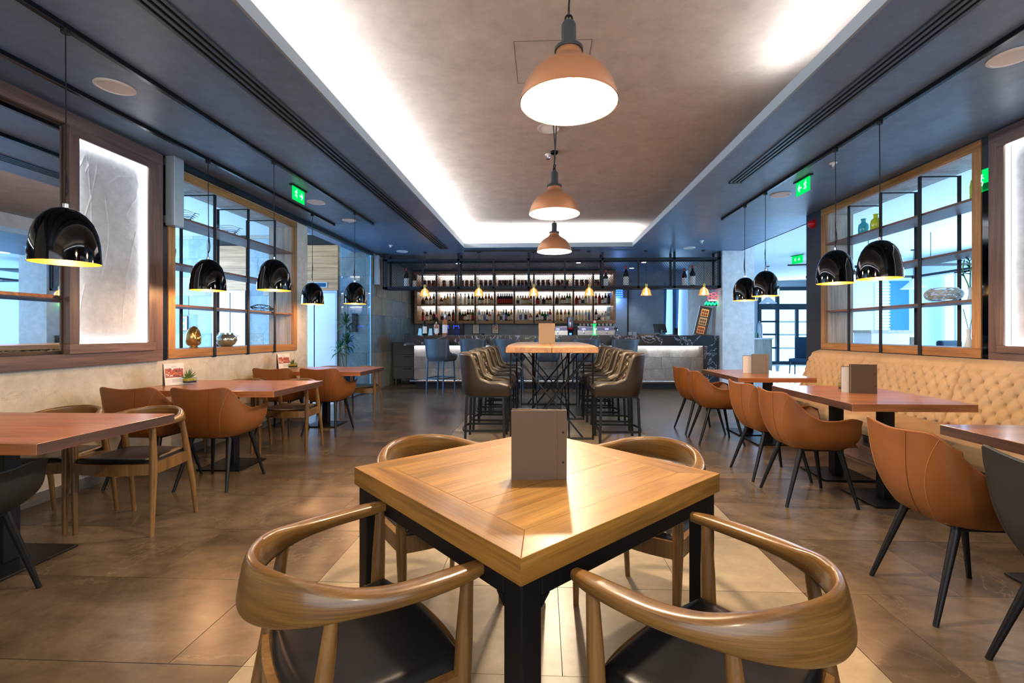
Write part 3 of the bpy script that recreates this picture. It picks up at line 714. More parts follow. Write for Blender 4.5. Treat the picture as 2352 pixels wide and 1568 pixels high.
t = thing('silver_jar', 'round mottled silver jar on the bottom ledge of the shelf window', 'jar', (-3.79, 5.42, 1.055))
MB().lathe([(.055, 0), (.095, .03), (.118, .075), (.11, .115), (.075, .145), (.075, .165), (.068, .165), (.068, .14), (.1, .11), (.001, .02)], 28, cap=(True, False)).build('body', SILVERG, t, smooth=40)
b = MB().tube([(.118, 0, .09), (.14, 0, .13), (.10, 0, .15)], .004, 6).tube([(-.118, 0, .09), (-.14, 0, .13), (-.10, 0, .15)], .004, 6); b.build('handle', STEEL, t)

# ornaments on the lobby side shelf -------------------------------------------
def bottle_vase(label, loc, m, s=1.0):
    t = thing('glass_bottle_vase', label, 'vase', loc)
    MB().lathe([(x * s, z * s) for x, z in ((.05, 0), (.056, .01), (.057, .05), (.054, .055), (.057, .06), (.057, .11), (.05, .15), (.024, .175), (.024, .205), (.03, .21), (.03, .22), (.02, .22), (.02, .18))], 20, cap=(True, False)).build('body', m, t, smooth=40)
bottle_vase('lime glass bottle on the top shelf beside a cyan one', (3.96, 5.72, 2.411), LIME, 1.0)
bottle_vase('cyan glass bottle on the top shelf half hidden by an upright', (3.97, 5.95, 2.411), CYANG, 1.0)
bottle_vase('big lime glass bottle at the near end of the top shelf', (3.97, 4.40, 2.411), LIME, 1.35)
t = thing('wire_basket', 'white and black woven wire nest on the lower shelf above the counter', 'basket', (3.99, 4.82, 1.516))
b = MB(); R_ = random.Random(5)
for k in range(26):
    ax = R_.uniform(0, PI); tl = R_.uniform(-.9, .9); r = .15
    b.tube([(r * (math.cos(a) * math.cos(ax) - math.sin(a) * math.sin(ax) * math.cos(tl)) * 1.0, r * (math.cos(a) * math.sin(ax) + math.sin(a) * math.cos(ax) * math.cos(tl)), max(.004, .085 + .085 * math.sin(a) * math.sin(tl))) for a in [2 * PI * i / 26 for i in range(26)]], .0032, 4, closed=True)
b.build('woven_wire', plain('wire_pale', '#cfd3d0', .5), t)
def bamboo(label, loc, seed, h):
    R = random.Random(seed); t = thing('lucky_bamboo', label, 'plant', loc)
    MB().lathe([(.03, 0), (.035, .005), (.022, .06), (.022, .11), (.03, .13), (.026, .13), (.018, .1), (.018, .01)], 14, cap=(True, False)).build('vase', plain('clear_vase', '#d8e8ea', .1), t, smooth=40)
    for k in range(2):
        dx = R.uniform(-.05, .05); dy = R.uniform(-.07, .07)
        pts = spline([(0, 0, .03), (dx * .3, dy * .5, h * .4), (dx, dy, h * .7), (dx * .7 + .02, dy + .02, h)], 5)
        sk = MB().tube(pts, .005, 6).build('stalk', plain('bamboo_green', '#5c9a58', .5), t)
        b = MB()
        for q in range(9):
            p = Vector(pts[-1 - R.randrange(8)]); a = R.uniform(0, 2 * PI); L = R.uniform(.06, .1); d = Vector((math.cos(a), math.sin(a), R.uniform(-.1, .7))).normalized(); s = d.cross(Vector((0, 0, 1))).normalized() * .011
            e = p + d * L; mdl = p + d * L * .5 + Vector((0, 0, .012))
            b.add([p, mdl + s, e, mdl - s, mdl + Vector((0, 0, -.002))], [(0, 1, 4), (1, 2, 4), (2, 3, 4), (3, 0, 4)])
        b.build('leaves', LEAF, sk)
bamboo('green bamboo stalks in a slim vase on the lower shelf, beside the woven nest', (4.02, 4.55, 1.516), 1, .40)
bamboo('green bamboo stalks in a slim vase at the very end of the lower shelf', (4.02, 4.36, 1.516), 2, .42)
t = thing('stem_vase', 'clear slender vase with crossing stems on the bottom ledge above the banquette', 'vase', (3.97, 4.52, 1.085))
MB().lathe([(.03, 0), (.034, .01), (.015, .1), (.02, .17), (.016, .17), (.012, .1), (.02, .012)], 14, cap=(True, False)).build('vase', plain('clear_vase2', '#d8e8ea', .1), t, smooth=40)
for s in (-1, 1): MB().tube(spline([(0, -.012 * s, .02), (0, .01 * s, .18), (0, .06 * s, .36)], 5), .003, 5).build('stem', plain('stem_green', '#6a8a50', .6), t)

# lit panel frame on the banquette side
wr = thing('wall_frame', 'walnut wall frame with a lit plaster panel above the near end of the banquette', 'wall panel')
frame_boards(wr, XR, 2.35, 4.07, .97, 2.88, .085, XR - .05, XR, WALNUTZ, WALNUTY)
frame_boards(wr, XR, 2.435, 3.985, 1.055, 2.795, .06, XR - .066, XR, WALNUTZ, WALNUTY)
MB().box(XR - .004, 2.5, 1.12, XR, 3.93, 2.73).build('recess_back', RELIEF, wr)
plaster_relief(wr, XR - .008, 2.5, 3.92, 1.12, 2.73, -1, 8, RELIEF)
led_loop(wr, XR - .048, XR - .016, 2.4951, 3.9249, 1.1151, 2.7349)
gm = thing('mirror_strip', 'narrow dark mirror strip in the gap between shelf window and lit frame', 'mirror')
MB().box(XR - .006, 4.08, 1.0, XR - .001, 4.17, 2.5).build('glass', plain('smoked_mirror', '#3a4148', .05, 1), gm)

# ------------------------------------------------------------------ the bar
bar = thing('bar_counter', 'long bar with dark veined marble top and lit stone plank front', 'bar counter')
BX0, BX1 = -2.98, 3.64
MB().box(BX0, 9.86, .945, BX1, 10.55, 1.165).build('marble_top', MARBLE, bar, bevel=.004)
MB().box(3.42, 9.86, 0, BX1, 10.55, .945).build('marble_end', MARBLE, bar, bevel=.004)
MB().box(BX0 + .16, 10.14, .2, 3.42, 10.5, .945).build('carcass', IRON, bar)
MB().box(BX0 + .16, 10.22, 0, 3.42, 10.5, .2).build('plinth', plain('bar_plinth', '#1d242c', .35), bar)
random.seed(21)
for r in range(3):
    z0 = .2 + r * .248; x = BX0 + .16 - [.3, .75, .1][r]
    while x < 3.4:
        L = random.choice((.62, .78, .95, .5)); a, b2 = max(x, BX0 + .16), min(x + L, 3.42)
        if b2 - a > .05: MB().box(a + .002, 10.10 - random.uniform(0, .008), z0 + .002, b2 - .002, 10.14, z0 + .246).build('stone_plank', BARSTONE, bar)
        x += L
MB().box(BX0 + .2, 10.08, .93, 3.4, 10.095, .945).build('led_strip', glow('bar_led', '#eef4ff', 2.5), bar)
light('bar_front_light', 'AREA', ((BX0 + 3.4) / 2, 10.06, .935), 16, (.82, .90, 1.0), 6.2, .03, target=((BX0 + 3.4) / 2, 10.12, .2))
fr = MB().tube([(BX0 + .1, 10.0, .175), (3.36, 10.0, .175)], .028, 12).build('foot_rail', CHROME, bar, smooth=40)
for k in range(5): MB().tube([(-2.6 + k * 1.45, 10.0, .175), (-2.6 + k * 1.45, 10.12, .2), (-2.6 + k * 1.45, 10.23, .2)], .014, 8).build('rail_bracket', CHROME, fr)
# back counter and drawer unit
bc = thing('back_counter', 'dark working counter behind the bar under the bottle shelves', 'counter')
MB().box(-3.3, 12.2, 1.0, 3.5, 12.86, 1.04).build('worktop', MARBLE, bc); MB().box(-3.3, 12.24, 0, 3.5, 12.86, 1.0).build('carcass', IRON, bc)
dc = thing('drawer_cabinet', 'grey three drawer cabinet on steel feet beside the bar end', 'cabinet', (-3.2, 10.9, 0))
MB().box(-.36, .02, .12, .36, .6, 1.0).build('body', plain('cabinet_grey', '#4a5058', .5), dc)
for k in range(3):
    dr = MB().box(-.34, 0, .14 + k * .285, .34, .02, .14 + k * .285 + .275).build('drawer', plain('drawer_grey', '#565c64', .5), dc, bevel=.003)
    MB().box(-.1, -.018, .36 + k * .285, .1, 0, .375 + k * .285).build('handle', IRON, dr)
for x in (-.3, .3):
    for y in (.08, .54): MB().lathe([(.02, 0), (.014, .12)], 10, (x, y, 0)).build('foot', CHROME, dc)

# bottle shelves on the back wall
bs = thing('bottle_shelf', 'long lit wooden back bar shelving with black uprights full of bottles', 'shelf')
SX0, SX1, SY0, SY1 = -3.46, 1.93, 12.45, 12.9
SZ = [(1.545, 1.955), (1.985, 2.335), (2.365, 2.80)]
MB().box(SX0, SY0 - .02, 1.465, SX1, SY1, 1.545).build('bottom_board', BARW, bs)
MB().box(SX0, SY0 - .02, 2.80, SX1, SY1, 2.87).build('top_board', BARW, bs)
for a in (SX0, SX1 - .07): MB().box(a, SY0 - .02, 1.545, a + .07, SY1, 2.80).build('side_board', BARW, bs)
for z in (1.955, 2.335): MB().box(SX0 + .07, SY0, z, SX1 - .07, SY1, z + .03).build('shelf_board', BARW, bs)
MB().box(SX0 + .07, SY1 - .02, 1.545, SX1 - .07, SY1 - .01, 2.8).build('back_panel', plain('shelf_back', '#c9c4bc', .6), bs)
BAYW = (SX1 - SX0 - .14) / 10
for k in range(1, 10):
    x = SX0 + .07 + k * BAYW
    MB().box(x - .022, SY0 - .035, 1.44, x + .022, SY0 - .02, 2.8).build('upright', IRON, bs)
    MB().box(x - .006, SY0 - .02, 1.545, x + .006, SY1 - .02, 2.8).build('divider', BARW, bs)
for z0, z1 in SZ:
    MB().box(SX0 + .08, SY1 - .05, z1 - .014, SX1 - .08, SY1 - .03, z1 - .001).build('led_strip', LED, bs)
    light('shelf_light', 'AREA', ((SX0 + SX1) / 2, SY1 - .08, z1 - .02), 10, (.95, .97, 1.0), SX1 - SX0 - .3, .04, target=((SX0 + SX1) / 2, SY1 - .12, z0))

# bottles --------------------------------------------------------------------
GL = {'amber': plain('glass_amber', '#7a3f12', .08, 0, 0, None, 0, .45, 1.3), 'dark': plain('glass_dark', '#181412', .08), 'clear': plain('glass_clear', '#dfe8ea', .05, 0, 0, None, 0, .7, 1.2),
      'green': plain('glass_green', '#1c6a34', .08, 0, 0, None, 0, .4, 1.3), 'gold': plain('glass_gold', '#b98a34', .08, 0, 0, None, 0, .45, 1.3), 'red': plain('glass_red', '#b02018', .1, 0, 0, None, 0, .3, 1.3),
      'blue': plain('glass_blue', '#7fb4d0', .06, 0, 0, None, 0, .5, 1.25), 'rose': plain('glass_rose', '#d88a58', .08, 0, 0, None, 0, .4, 1.3), 'pink': plain('glass_pink', '#d86a80', .1, 0, 0, None, 0, .3, 1.3)}
LB = {'white': PAPER, 'black': plain('label_black', '#1a1a1c', .5), 'cream': plain('label_cream', '#d8c8a0', .6), 'red': plain('label_red', '#a02824', .6), 'blue': plain('label_blue', '#5a6cae', .6)}
CP = {'black': BLACKP, 'red': REDP, 'gold': plain('cap_gold', '#b08a40', .3, .8), 'cork': plain('cap_cork', '#a88258', .8), 'white': WHITEP}
SHAPE = {'tall': (.036, .20, .013, .31), 'round': (.045, .15, .014, .25), 'squat': (.052, .11, .016, .20), 'wine': (.038, .19, .014, .31), 'slim': (.030, .19, .012, .29)}
BOTMESH = {}
def bottle(shape, glass, lab, cap, label, loc, group, s=1.0):
    key = (shape, glass, lab, cap)
    if key in BOTMESH:
        o = dup(BOTMESH[key], loc, 0, label); o['group'] = group; o.scale = (s, s, s); return o
    r, hs, rn, H = SHAPE[shape]
    t = MB().lathe([(r * .94, 0), (r, .006), (r, hs), (r * .86, hs + .018), (rn * 1.25, hs + .05), (rn, hs + .065), (rn, H - .03)], 14).build('bottle', GL[glass], None, smooth=40)
    tag(t, label, 'bottle', group); t.location = loc; t.scale = (s, s, s)
    MB().lathe([(r + .0008, hs * .18), (r + .0008, hs * .82)], 14, cap=(False, False)).build('paper_label', LB[lab], t, smooth=40)
    MB().lathe([(rn + .002, H - .045), (rn + .003, H - .002), (rn, H)], 10).build('cap', CP[cap], t, smooth=40)
    BOTMESH[key] = t; return t
GN = {'amber': 'amber', 'dark': 'black', 'clear': 'clear', 'green': 'green', 'gold': 'golden', 'red': 'red', 'blue': 'pale blue', 'rose': 'rose', 'pink': 'pink'}
random.seed(5)
ROWS = {
 'middle': [[('squat','amber','black','black'),('round','amber','cream','cork'),('round','gold','white','cork'),('tall','amber','white','black')],
   [('squat','amber','cream','black'),('round','gold','cream','black'),('tall','gold','cream','black'),('tall','clear','white','black'),('tall','rose','white','black')],
   [('tall','clear','white','black'),('tall','clear','cream','black'),('tall','dark','white','black'),('tall','dark','cream','black')],
   [('round','green','white','black'),('round','amber','cream','cork'),('tall','amber','cream','gold'),('tall','amber','white','black'),('round','gold','cream','cork')],
   [('tall','dark','red','black')] * 8,
   [('round','clear','black','black'),('round','clear','white','black'),('round','gold','cream','black'),('round','gold','cream','black'),('round','rose','cream','black'),('tall','amber','white','black')],
   [('round','amber','red','cork'),('round','clear','cream','cork'),('squat','dark','black','black'),('round','amber','cream','gold'),('round','amber','cream','cork')],
   [('round','amber','black','cork'),('tall','clear','cream','black'),('round','amber','white','black'),('round','amber','cream','black'),('tall','green','white','black'),('tall','green','cream','black')],
   [('round','amber','red','red'),('round','pink','white','white'),('round','clear','black','white'),('tall','gold','cream','white'),('tall','clear','white','white')],
   [('tall','red','white','black'),('tall','red','red','white'),('round','amber','white','cork'),('tall','dark','white','black'),('tall','dark','black','black')]],
 'bottom': [[('tall','amber','red','red'),('round','amber','white','black'),('tall','dark','cream','black'),('round','amber','black','cork')],
   [('round','clear','black','gold'),('round','clear','blue','black'),('round','dark','cream','black'),('tall','dark','red','black')],
   [('tall','green','black','white'),('round','green','red','white'),('round','amber','cream','cork'),('tall','dark','white','black'),('tall','gold','cream','black'),('tall','green','red','red')],
   [('tall','blue','white','white'),('round','clear','cream','cork'),('round','clear','blue','black'),('tall','dark','white','black'),('round','rose','white','black'),('tall','clear','white','black')],
   [('round','gold','cream','cork'),('round','clear','black','black'),('tall','blue','white','white'),('tall','dark','blue','black'),('round','green','cream','black'),('tall','gold','white','black')],
   [('tall','clear','white','white'),('tall','clear','blue','white'),('tall','clear','white','black'),('tall','clear','black','white'),('tall','clear','white','white'),('squat','rose','white','cork')],
   [('squat','dark','white','black'),('tall','gold','white','white'),('round','green','white','black'),('round','green','black','black'),('round','blue','white','black'),('tall','red','white','red')],
   [('tall','gold','cream','gold'),('tall','amber','cream','black'),('tall','rose','cream','gold'),('tall','green','cream','gold')],
   [('slim','blue','cream','gold'),('slim','clear','cream','gold'),('slim','clear','cream','gold'),('slim','blue','cream','gold'),('slim','blue','blue','gold')],
   [('tall','dark','white','black'),('squat','clear','black','white'),('squat','clear','cream','black'),('round','clear','cream','black'),('round','clear','white','white')]],
 'top': [[], [], [], [('tall','dark','blue','gold')] * 3, [('tall','dark','blue','black')] * 3, [('tall','dark','blue','gold')] * 4, [('tall','dark','blue','black')] * 3, [('tall','dark','red','gold')] * 2, [('tall','dark','red','black')] * 3, [('tall','dark','red','gold')] * 2]}
for a in (0, 1, 2): ROWS['top'][a] = [('tall', 'amber', 'red', 'black')] * (2, 2, 3)[a]
for row, (z0, z1) in zip(('bottom', 'middle', 'top'), SZ):
    for bay, items in enumerate(ROWS[row]):
        xa = SX0 + .07 + bay * BAYW; n = len(items)
        for i, (sh, g, lb, cp) in enumerate(items):
            s = {'bottom': 1.0, 'middle': .98, 'top': .95}[row]
            x = xa + .055 + (BAYW - .11) * (i + .5) / n + random.uniform(-.006, .006)
            y = 12.60 + random.uniform(-.03, .05) + (.05 if row == 'top' else 0)
            bottle(sh, g, lb, cp, '%s glass bottle, %s in the %s bay of the %s back bar shelf' % (GN[g], ORD[i], ORD[bay], row), (x, y, z0 + (.0)), 'bottles on the %s back bar shelf' % row, s)
# gift cartons between the bottles of the top row
cart = None
for bay in range(10):
    n = (3, 2, 3, 3, 4, 4, 3, 3, 3, 3)[bay]; xa = SX0 + .07 + bay * BAYW; z0 = SZ[2][0]
    for i in range(n):
        x = xa + .07 + (BAYW - .14) * (i + .35) / n; l = 'brown gift carton, %s in the %s bay of the top back bar shelf' % (ORD[i], ORD[bay])
        if cart is None:
            cart = thing('gift_carton', l, 'box', (x, 12.78, z0), 0, 'gift cartons on the top back bar shelf')
            MB().box(-.042, -.04, 0, .042, .04, .30).build('carton', plain('carton_brown', '#6a3a24', .5), cart)
            MB().box(-.03, -.0415, .08, .03, -.040, .20).build('print', plain('carton_print', '#b08050', .5), cart)
        else: dup(cart, (x, 12.78, z0), 0, l)

# hanging mesh shelf over the bar ----------------------------------------------
MESHY0, MESHY1, MZ0, MZ1 = 9.76, 10.06, 2.145, 2.735
ms = thing('hanging_shelf', 'long black steel shelf with expanded metal front hung over the bar', 'shelf')
PX = [-3.33, -2.55, -1.78, -1.04, -.30, .46, .98, 1.70, 2.50, 3.10, 3.62]
posts = [-3.33, -1.78, -.30, 1.24, 2.72, 3.62]
mx0, mx1 = -3.40, 3.66
for y in (MESHY0, MESHY1):
    MB().box(mx0, y, MZ0, mx1, y + .03, MZ0 + .05).build('rail', IRON, ms); MB().box(mx0, y, MZ1, mx1, y + .03, MZ1 + .045).build('rail', IRON, ms)
    for x in posts: MB().box(x - .022, y, MZ0, x + .022, y + .03, ZC).build('post', IRON, ms)
MB().box(mx0, MESHY0, MZ0 + .012, mx1, MESHY1 + .03, MZ0 + .02).build('shelf_plate', plain('shelf_plate', '#6a6258', .5), ms)
for x in (mx0, mx1 - .03): MB().box(x, MESHY0, MZ0, x + .03, MESHY1 + .03, MZ0 + .05).box(x, MESHY0, MZ1, x + .03, MESHY1 + .03, MZ1 + .045).box(x, MESHY0, MZ0, x + .03, MESHY0 + .03, ZC).build('end_frame', IRON, ms)
stiles = sorted(set(posts + [-2.55, -1.04, .46, 1.98]))
for x in stiles:
    if x not in posts: MB().box(x - .018, MESHY0, MZ0, x + .018, MESHY0 + .025, MZ1).build('stile', IRON, ms)
def expanded(x0, x1, z0, z1, y):
    b = MB(); px, pz = .046, .028; nx = int((x1 - x0) / (px / 2)); nz = int((z1 - z0) / pz)
    for r in range(nz + 1):
        z = z0 + r * (z1 - z0) / nz
        for k in range(nx):
            xa, xb = x0 + k * (x1 - x0) / nx, x0 + (k + 1) * (x1 - x0) / nx
            s = 1 if (k + r) % 2 else -1
            za, zb = z - s * pz / 2 * .92, z + s * pz / 2 * .92
            za, zb = min(max(za, z0), z1), min(max(zb, z0), z1)
            b.add([(xa, y, za - .0032), (xb, y, zb - .0032), (xb, y - .004, zb + .0032), (xa, y - .004, za + .0032)], [(0, 1, 2, 3)])
    return b
for a, c_ in zip(stiles[:-1], stiles[1:]):
    if a < 0 or a > -9: expanded(a + .02, c_ - .02, MZ0 + .05, MZ1, MESHY0 + .012).build('expanded_mesh', plain('mesh_steel', '#2a3038', .4, .5), ms)['kind'] = 'stuff'
GRP = 'big wine bottles on the hanging mesh shelf'
for x, y, s, l in ((-2.93, 9.90, 1.42, 'big dark wine bottle on the mesh shelf, at the slate wall end'), (-2.78, 9.98, 1.15, 'smaller dark wine bottle on the mesh shelf behind the one at the slate end'),
               (1.33, 9.93, 1.25, 'dark wine bottle with red cap on the mesh shelf over the fourth glass pendant'), (1.75, 9.90, 1.50, 'tall dark wine bottle alone on the mesh shelf before the grey wall'),
               (2.97, 9.93, 1.32, 'dark wine bottle with red cap, shorter of the pair at the column end'), (3.13, 9.90, 1.50, 'dark wine bottle with red cap, taller of the pair at the column end')):
    bottle('wine', 'dark', 'white', 'red', l, (x, y, MZ0 + .0205), GRP, s)

# amber glass pendants in front of the mesh shelf
g0 = None
for i, x in enumerate((-2.46, -1.33, -.19, .95, 2.11, 3.27)):
    l = 'amber glass bell pendant over the bar, %s counting from the slate wall' % ORD[i]
    if g0 is None:
        g0 = thing('glass_pendant', l, 'pendant lamp', (x, 9.62, 1.985), 0, 'amber glass pendants over the bar')
        prof = [(.024, .165), (.036, .15), (.066, .128), (.086, .09), (.093, .045), (.103, .012), (.11, 0)]
        MB().lathe(prof, 28, cap=(False, False)).build('shade', AMBG, g0, smooth=50)
        MB().lathe([(.026, .16), (.026, .235), (.012, .245)], 16).build('socket', plain('brass', '#9a7a3c', .3, .9), g0, smooth=40)
        MB().lathe([(.001, .03), (.022, .05), (.03, .085), (.018, .13), (.014, .16)], 14).build('bulb', BULBA, g0, smooth=60)
        MB().tube([(0, 0, .24), (0, 0, ZC - 1.985)], .003, 6).lathe([(.045, ZC - 1.985 - .02), (.05, ZC - 1.985)], 18).build('cord', CORD, g0)
    else: dup(g0, (x, 9.62, 1.985), 0, l)
    light('bar_pendant_light', 'POINT', (x, 9.62, 2.03), 1.6, (1, .7, .38), radius=.04)
# downlights over the bar (lit)
for i, (x, y) in enumerate(((-2.05, 11.2), (-.6, 11.0), (.85, 11.2), (2.4, 11.2), (2.3, 12.2))):
    t = thing('downlight', 'small lit downlight in the dark ceiling behind the mesh shelf, %s from the slate wall' % ORD[i], 'downlight', (x, y, ZC), 0, 'lit downlights behind the mesh shelf')
    MB().lathe([(.07, 0), (.07, -.008), (.055, -.008), (.055, 0)], 20).build('rim', WHITEP, t); MB().lathe([(.055, -.006), (.055, -.003)], 20).build('lens', DOWN, t)
    light('downlight_lamp', 'SPOT', (x, y, ZC - .02), 60, COOL, target=(x, y, 0), spot=math.radians(80))

# things on the bar top --------------------------------------------------------
BT = 1.165
GRP = 'wine bottles standing on the bar top'
bottle('wine', 'dark', 'white', 'red', 'dark wine bottle with red cap standing alone nearest the bar end', (-2.56, 10.0, BT), GRP, 1.22)
bottle('wine', 'dark', 'white', 'red', 'large dark wine bottle with red cap behind the small rose bottle', (-2.33, 10.12, BT), GRP, 1.50)
bottle('wine', 'rose', 'white', 'gold', 'small rose wine bottle in front of the large dark one', (-2.30, 9.98, BT), GRP, .95)
bottle('wine', 'rose', 'white', 'white', 'large rose wine bottle nearest the blue lit cooler', (-2.12, 10.0, BT), GRP, 1.45)
for x, l in ((-2.68, 'bar end side of the dark bottle'), (-2.45, 'far side of the dark bottle')):
    t = thing('acrylic_stand', 'small glowing clear sign stand on the bar, ' + l, 'sign stand', (x, 10.05, BT))
    MB().add([(-.04, -.02, 0), (.04, -.02, 0), (.03, .02, .15), (-.03, .02, .15), (-.04, .03, 0), (.04, .03, 0)], [(0, 1, 2, 3), (5, 4, 3, 2), (0, 4, 5, 1), (0, 3, 4), (1, 5, 2)]).build('acrylic', plain('acrylic', '#9fd8f0', .1, 0, 0, '#80d0ff', .25), t)
    MB().box(-.04, .0, 0, .04, .02, .006).build('base', WHITEP, t)
t = thing('wine_cooler', 'blue lit double drink dispenser behind the bar under the bottle shelves', 'dispenser', (-2.45, 12.5, 1.04))
MB().box(-.3, -.15, 0, .3, .2, .42).build('housing', BLACKP, t)
for sx in (-.14, .14):
    MB().box(sx - .1, -.155, .08, sx + .1, -.15, .30).build('window', plain('cooler_glass', '#0a1230', .1, 0, 0, '#1030a0', .10), t)
    b = MB()
    for k in range(3): b.box(sx - .08 + k * .06, -.165, .35, sx - .05 + k * .06, -.15, .37)
    b.box(sx - .08, -.16, .30, sx - .06, -.15, .32).box(sx + .06, -.16, .30, sx + .08, -.15, .32); b.build('led', BLUELED, t)
R = random.Random(2)
for k in range(5):
    t = thing('espresso_cup', 'small cup on the back counter in front of the blue dispenser, %s along' % ORD[k], 'cup', (-2.62 + k * .1, 12.28 + R.uniform(0, .02), 1.04), 0, 'cups before the dispenser')
    MB().lathe([(.018, 0), (.022, .004), (.034, .06), (.031, .06), (.018, .008), (.001, .006)], 14, cap=(True, False)).build('body', [WHITEP, REDP, plain('cup_blue', '#4a6aa8', .4)][k % 3], t, smooth=40)
    MB().tube([(.030, 0, .048), (.046, 0, .04), (.045, 0, .022), (.026, 0, .016)], .004, 6).build('handle', WHITEP, t)
# notices on the back wall
def notice(x, z, w, h, label, prohib):
    t = thing('framed_notice', label, 'notice', (x, 12.9, z))
    MB().box(-w / 2, -.025, -h / 2, w / 2, 0, h / 2).build('frame', BLACKP, t); MB().box(-w / 2 + .02, -.028, -h / 2 + .02, w / 2 - .02, -.025, h / 2 - .02).build('paper', PAPER, t)
    b = MB()
    if prohib:
        b.tube([(.058 * math.cos(a), -.031, .03 + .058 * math.sin(a)) for a in [2 * PI * k / 28 for k in range(28)]], .007, 5, closed=True).bar((-.04, -.031, .07), (.04, -.031, -.01), .012, .004, (0, 1, 0)); b.build('prohibition_ring', REDI, t)
        MB().bar((-.03, -.029, .03), (.03, -.029, .03), .012, .002, (0, 1, 0)).box(-.05, -.0295, -.09, .05, -.028, -.082).box(-.04, -.0295, -.108, .04, -.028, -.102).build('print', INK, t)
    else:
        for k in range(6): b.box(-.05 + (k % 2) * .01, -.0295, .05 - k * .022, .05 - (k % 3) * .012, -.028, .056 - k * .022)
        b.tube([(.012 * math.cos(a), -.029, -.09 + .012 * math.sin(a)) for a in [2 * PI * k / 14 for k in range(14)]], .002, 4, closed=True).build('print', INK, t)
notice(-1.86, 1.33, .21, .30, 'black framed paper notice with grey text under the bottle shelves', False)
notice(-1.32, 1.335, .20, .30, 'black framed no smoking notice with red ring under the bottle shelves', True)
t = thing('wall_socket', 'black power socket on the back wall between the two notices', 'socket', (-1.66, 12.9, 1.17)); MB().box(-.04, -.012, -.04, .04, 0, .04).build('plate', BLACKP, t, bevel=.004); MB().lathe([(.018, -.02), (.018, -.012)], 12).xf(Matrix.Rotation(PI / 2, 4, 'X')).build('insert', IRON, t)
# coffee grinder with hopper
t = thing('coffee_grinder', 'coffee grinder with silver hopper and small red emblem behind the bar', 'grinder', (.72, 12.3, 1.04))
MB().lathe([(.08, 0), (.085, .02), (.07, .05), (.07, .24), (.085, .27)], 18).build('body', BLACKP, t, smooth=40)
MB().lathe([(.088, .27), (.092, .30), (.088, .31)], 20).build('collar', REDP, t)
MB().lathe([(.085, .31), (.09, .33), (.09, .58), (.084, .60), (.001, .605)], 22).build('hopper', STEEL, t, smooth=40)
em = MB().box(-.028, -.095, .46, .028, -.086, .52).build('emblem', REDP, t)
fc = bpy.data.curves.new('lettering', 'FONT'); fc.body = 'illy'; fc.size = .028; fc.align_x = 'CENTER'; fc.align_y = 'CENTER'; fc.extrude = .0008
fo = bpy.data.objects.new('lettering_source', fc); COL.objects.link(fo)
me = bpy.data.meshes.new_from_object(fo.evaluated_get(bpy.context.evaluated_depsgraph_get())); bpy.data.objects.remove(fo); bpy.data.curves.remove(fc)
me.materials.clear(); me.materials.append(WHITEP)
fo = bpy.data.objects.new('lettering', me); COL.objects.link(fo); fo.parent = em; fo.location = (0, -.0965, .49); fo.rotation_euler = (PI / 2, 0, 0)
MB().box(-.03, -.085, .13, .03, -.068, .17).build('display', BLUELIGHT, t)
def espresso(x, label, w):
    t = thing('coffee_machine', label, 'coffee machine', (x, 12.5, 1.04))
    bd = MB().box(-w / 2, -.2, .10, w / 2, .25, .36).build('body', STEEL, t, bevel=.02); MB().box(-w / 2 + .04, -.208, .24, w / 2 - .04, -.2, .33).build('fascia', plain('machine_violet', '#a8a4d8', .3), bd)
    MB().box(-w / 2, -.22, 0, w / 2, .25, .06).build('drip_tray', CHROME, t, bevel=.006); MB().box(-w / 2 + .02, -.02, .06, w / 2 - .02, .24, .10).build('back_plate', IRON, t)
    for s in (-1, 1): MB().lathe([(.035, -.012), (.035, .012)], 14).xf(Matrix.Translation((s * (w / 2 - .01), -.21, .29)) @ Matrix.Rotation(PI / 2, 4, 'X')).build('knob', BLACKP, bd)
    for k in range(int(w / .3)):
        gx = -w / 2 + .17 + k * .3
        MB().lathe([(.035, .16), (.035, .24)], 14, (gx, -.17, 0)).tube([(gx, -.18, .18), (gx, -.30, .165)], .012, 8).build('group_head', CHROME, t)
        MB().box(gx - .05, -.212, .26, gx + .05, -.207, .30).build('buttons', plain('machine_buttons', '#e8e8f4', .3, 0, 0, '#c8c8ff', .6), bd)
    return t
espresso(.47, 'steel espresso machine half hidden by the menu on the high table', .50)
espresso(1.40, 'steel espresso machine with violet fascia beside the green lit beer tap', 1.0)
cp0 = None
for k in range(9):
    x = 1.0 + k * .1; l = 'white cup stacked on the espresso machine, %s along' % ORD[k]
    if cp0 is None:
        cp0 = thing('coffee_cup', l, 'cup', (x, 12.5, 1.40), 0, 'white cups on the espresso machine')
        MB().lathe([(.022, 0), (.028, .004), (.04, .075), (.037, .075), (.024, .008), (.001, .006)], 14, cap=(True, False)).build('body', WHITEP, cp0, smooth=40)
        MB().lathe([(.03, .075), (.042, .155), (.039, .155), (.028, .08)], 14, cap=(True, False)).build('upper_cup', WHITEP, cp0, smooth=40)
    else: dup(cp0, (x, 12.5, 1.40), 0, l)
t = thing('beer_tap', 'glowing green beer tap column with red and white badge on the bar top', 'beer tap', (1.11, 10.1, BT))
MB().lathe([(.05, 0), (.05, .012), (.034, .02), (.032, .22), (.045, .24), (.045, .25), (.001, .252)], 18).build('column', plain('tap_green', '#0c8a3c', .2, 0, 0, '#10d060', 1.2), t, smooth=40)
MB().box(-.012, -.036, .03, .012, -.031, .2).build('light_bar', NEONW, t)
MB().sphere((.0, -.01, .29), .042, 14, 8).build('badge', plain('badge_red', '#d85050', .4), t, smooth=60); MB().box(-.02, -.06, .27, .02, -.05, .31).build('badge_face', WHITEP, t)
MB().tube([(0, -.03, .2), (0, -.09, .19), (0, -.1, .15)], .01, 8).build('spout', CHROME, t)
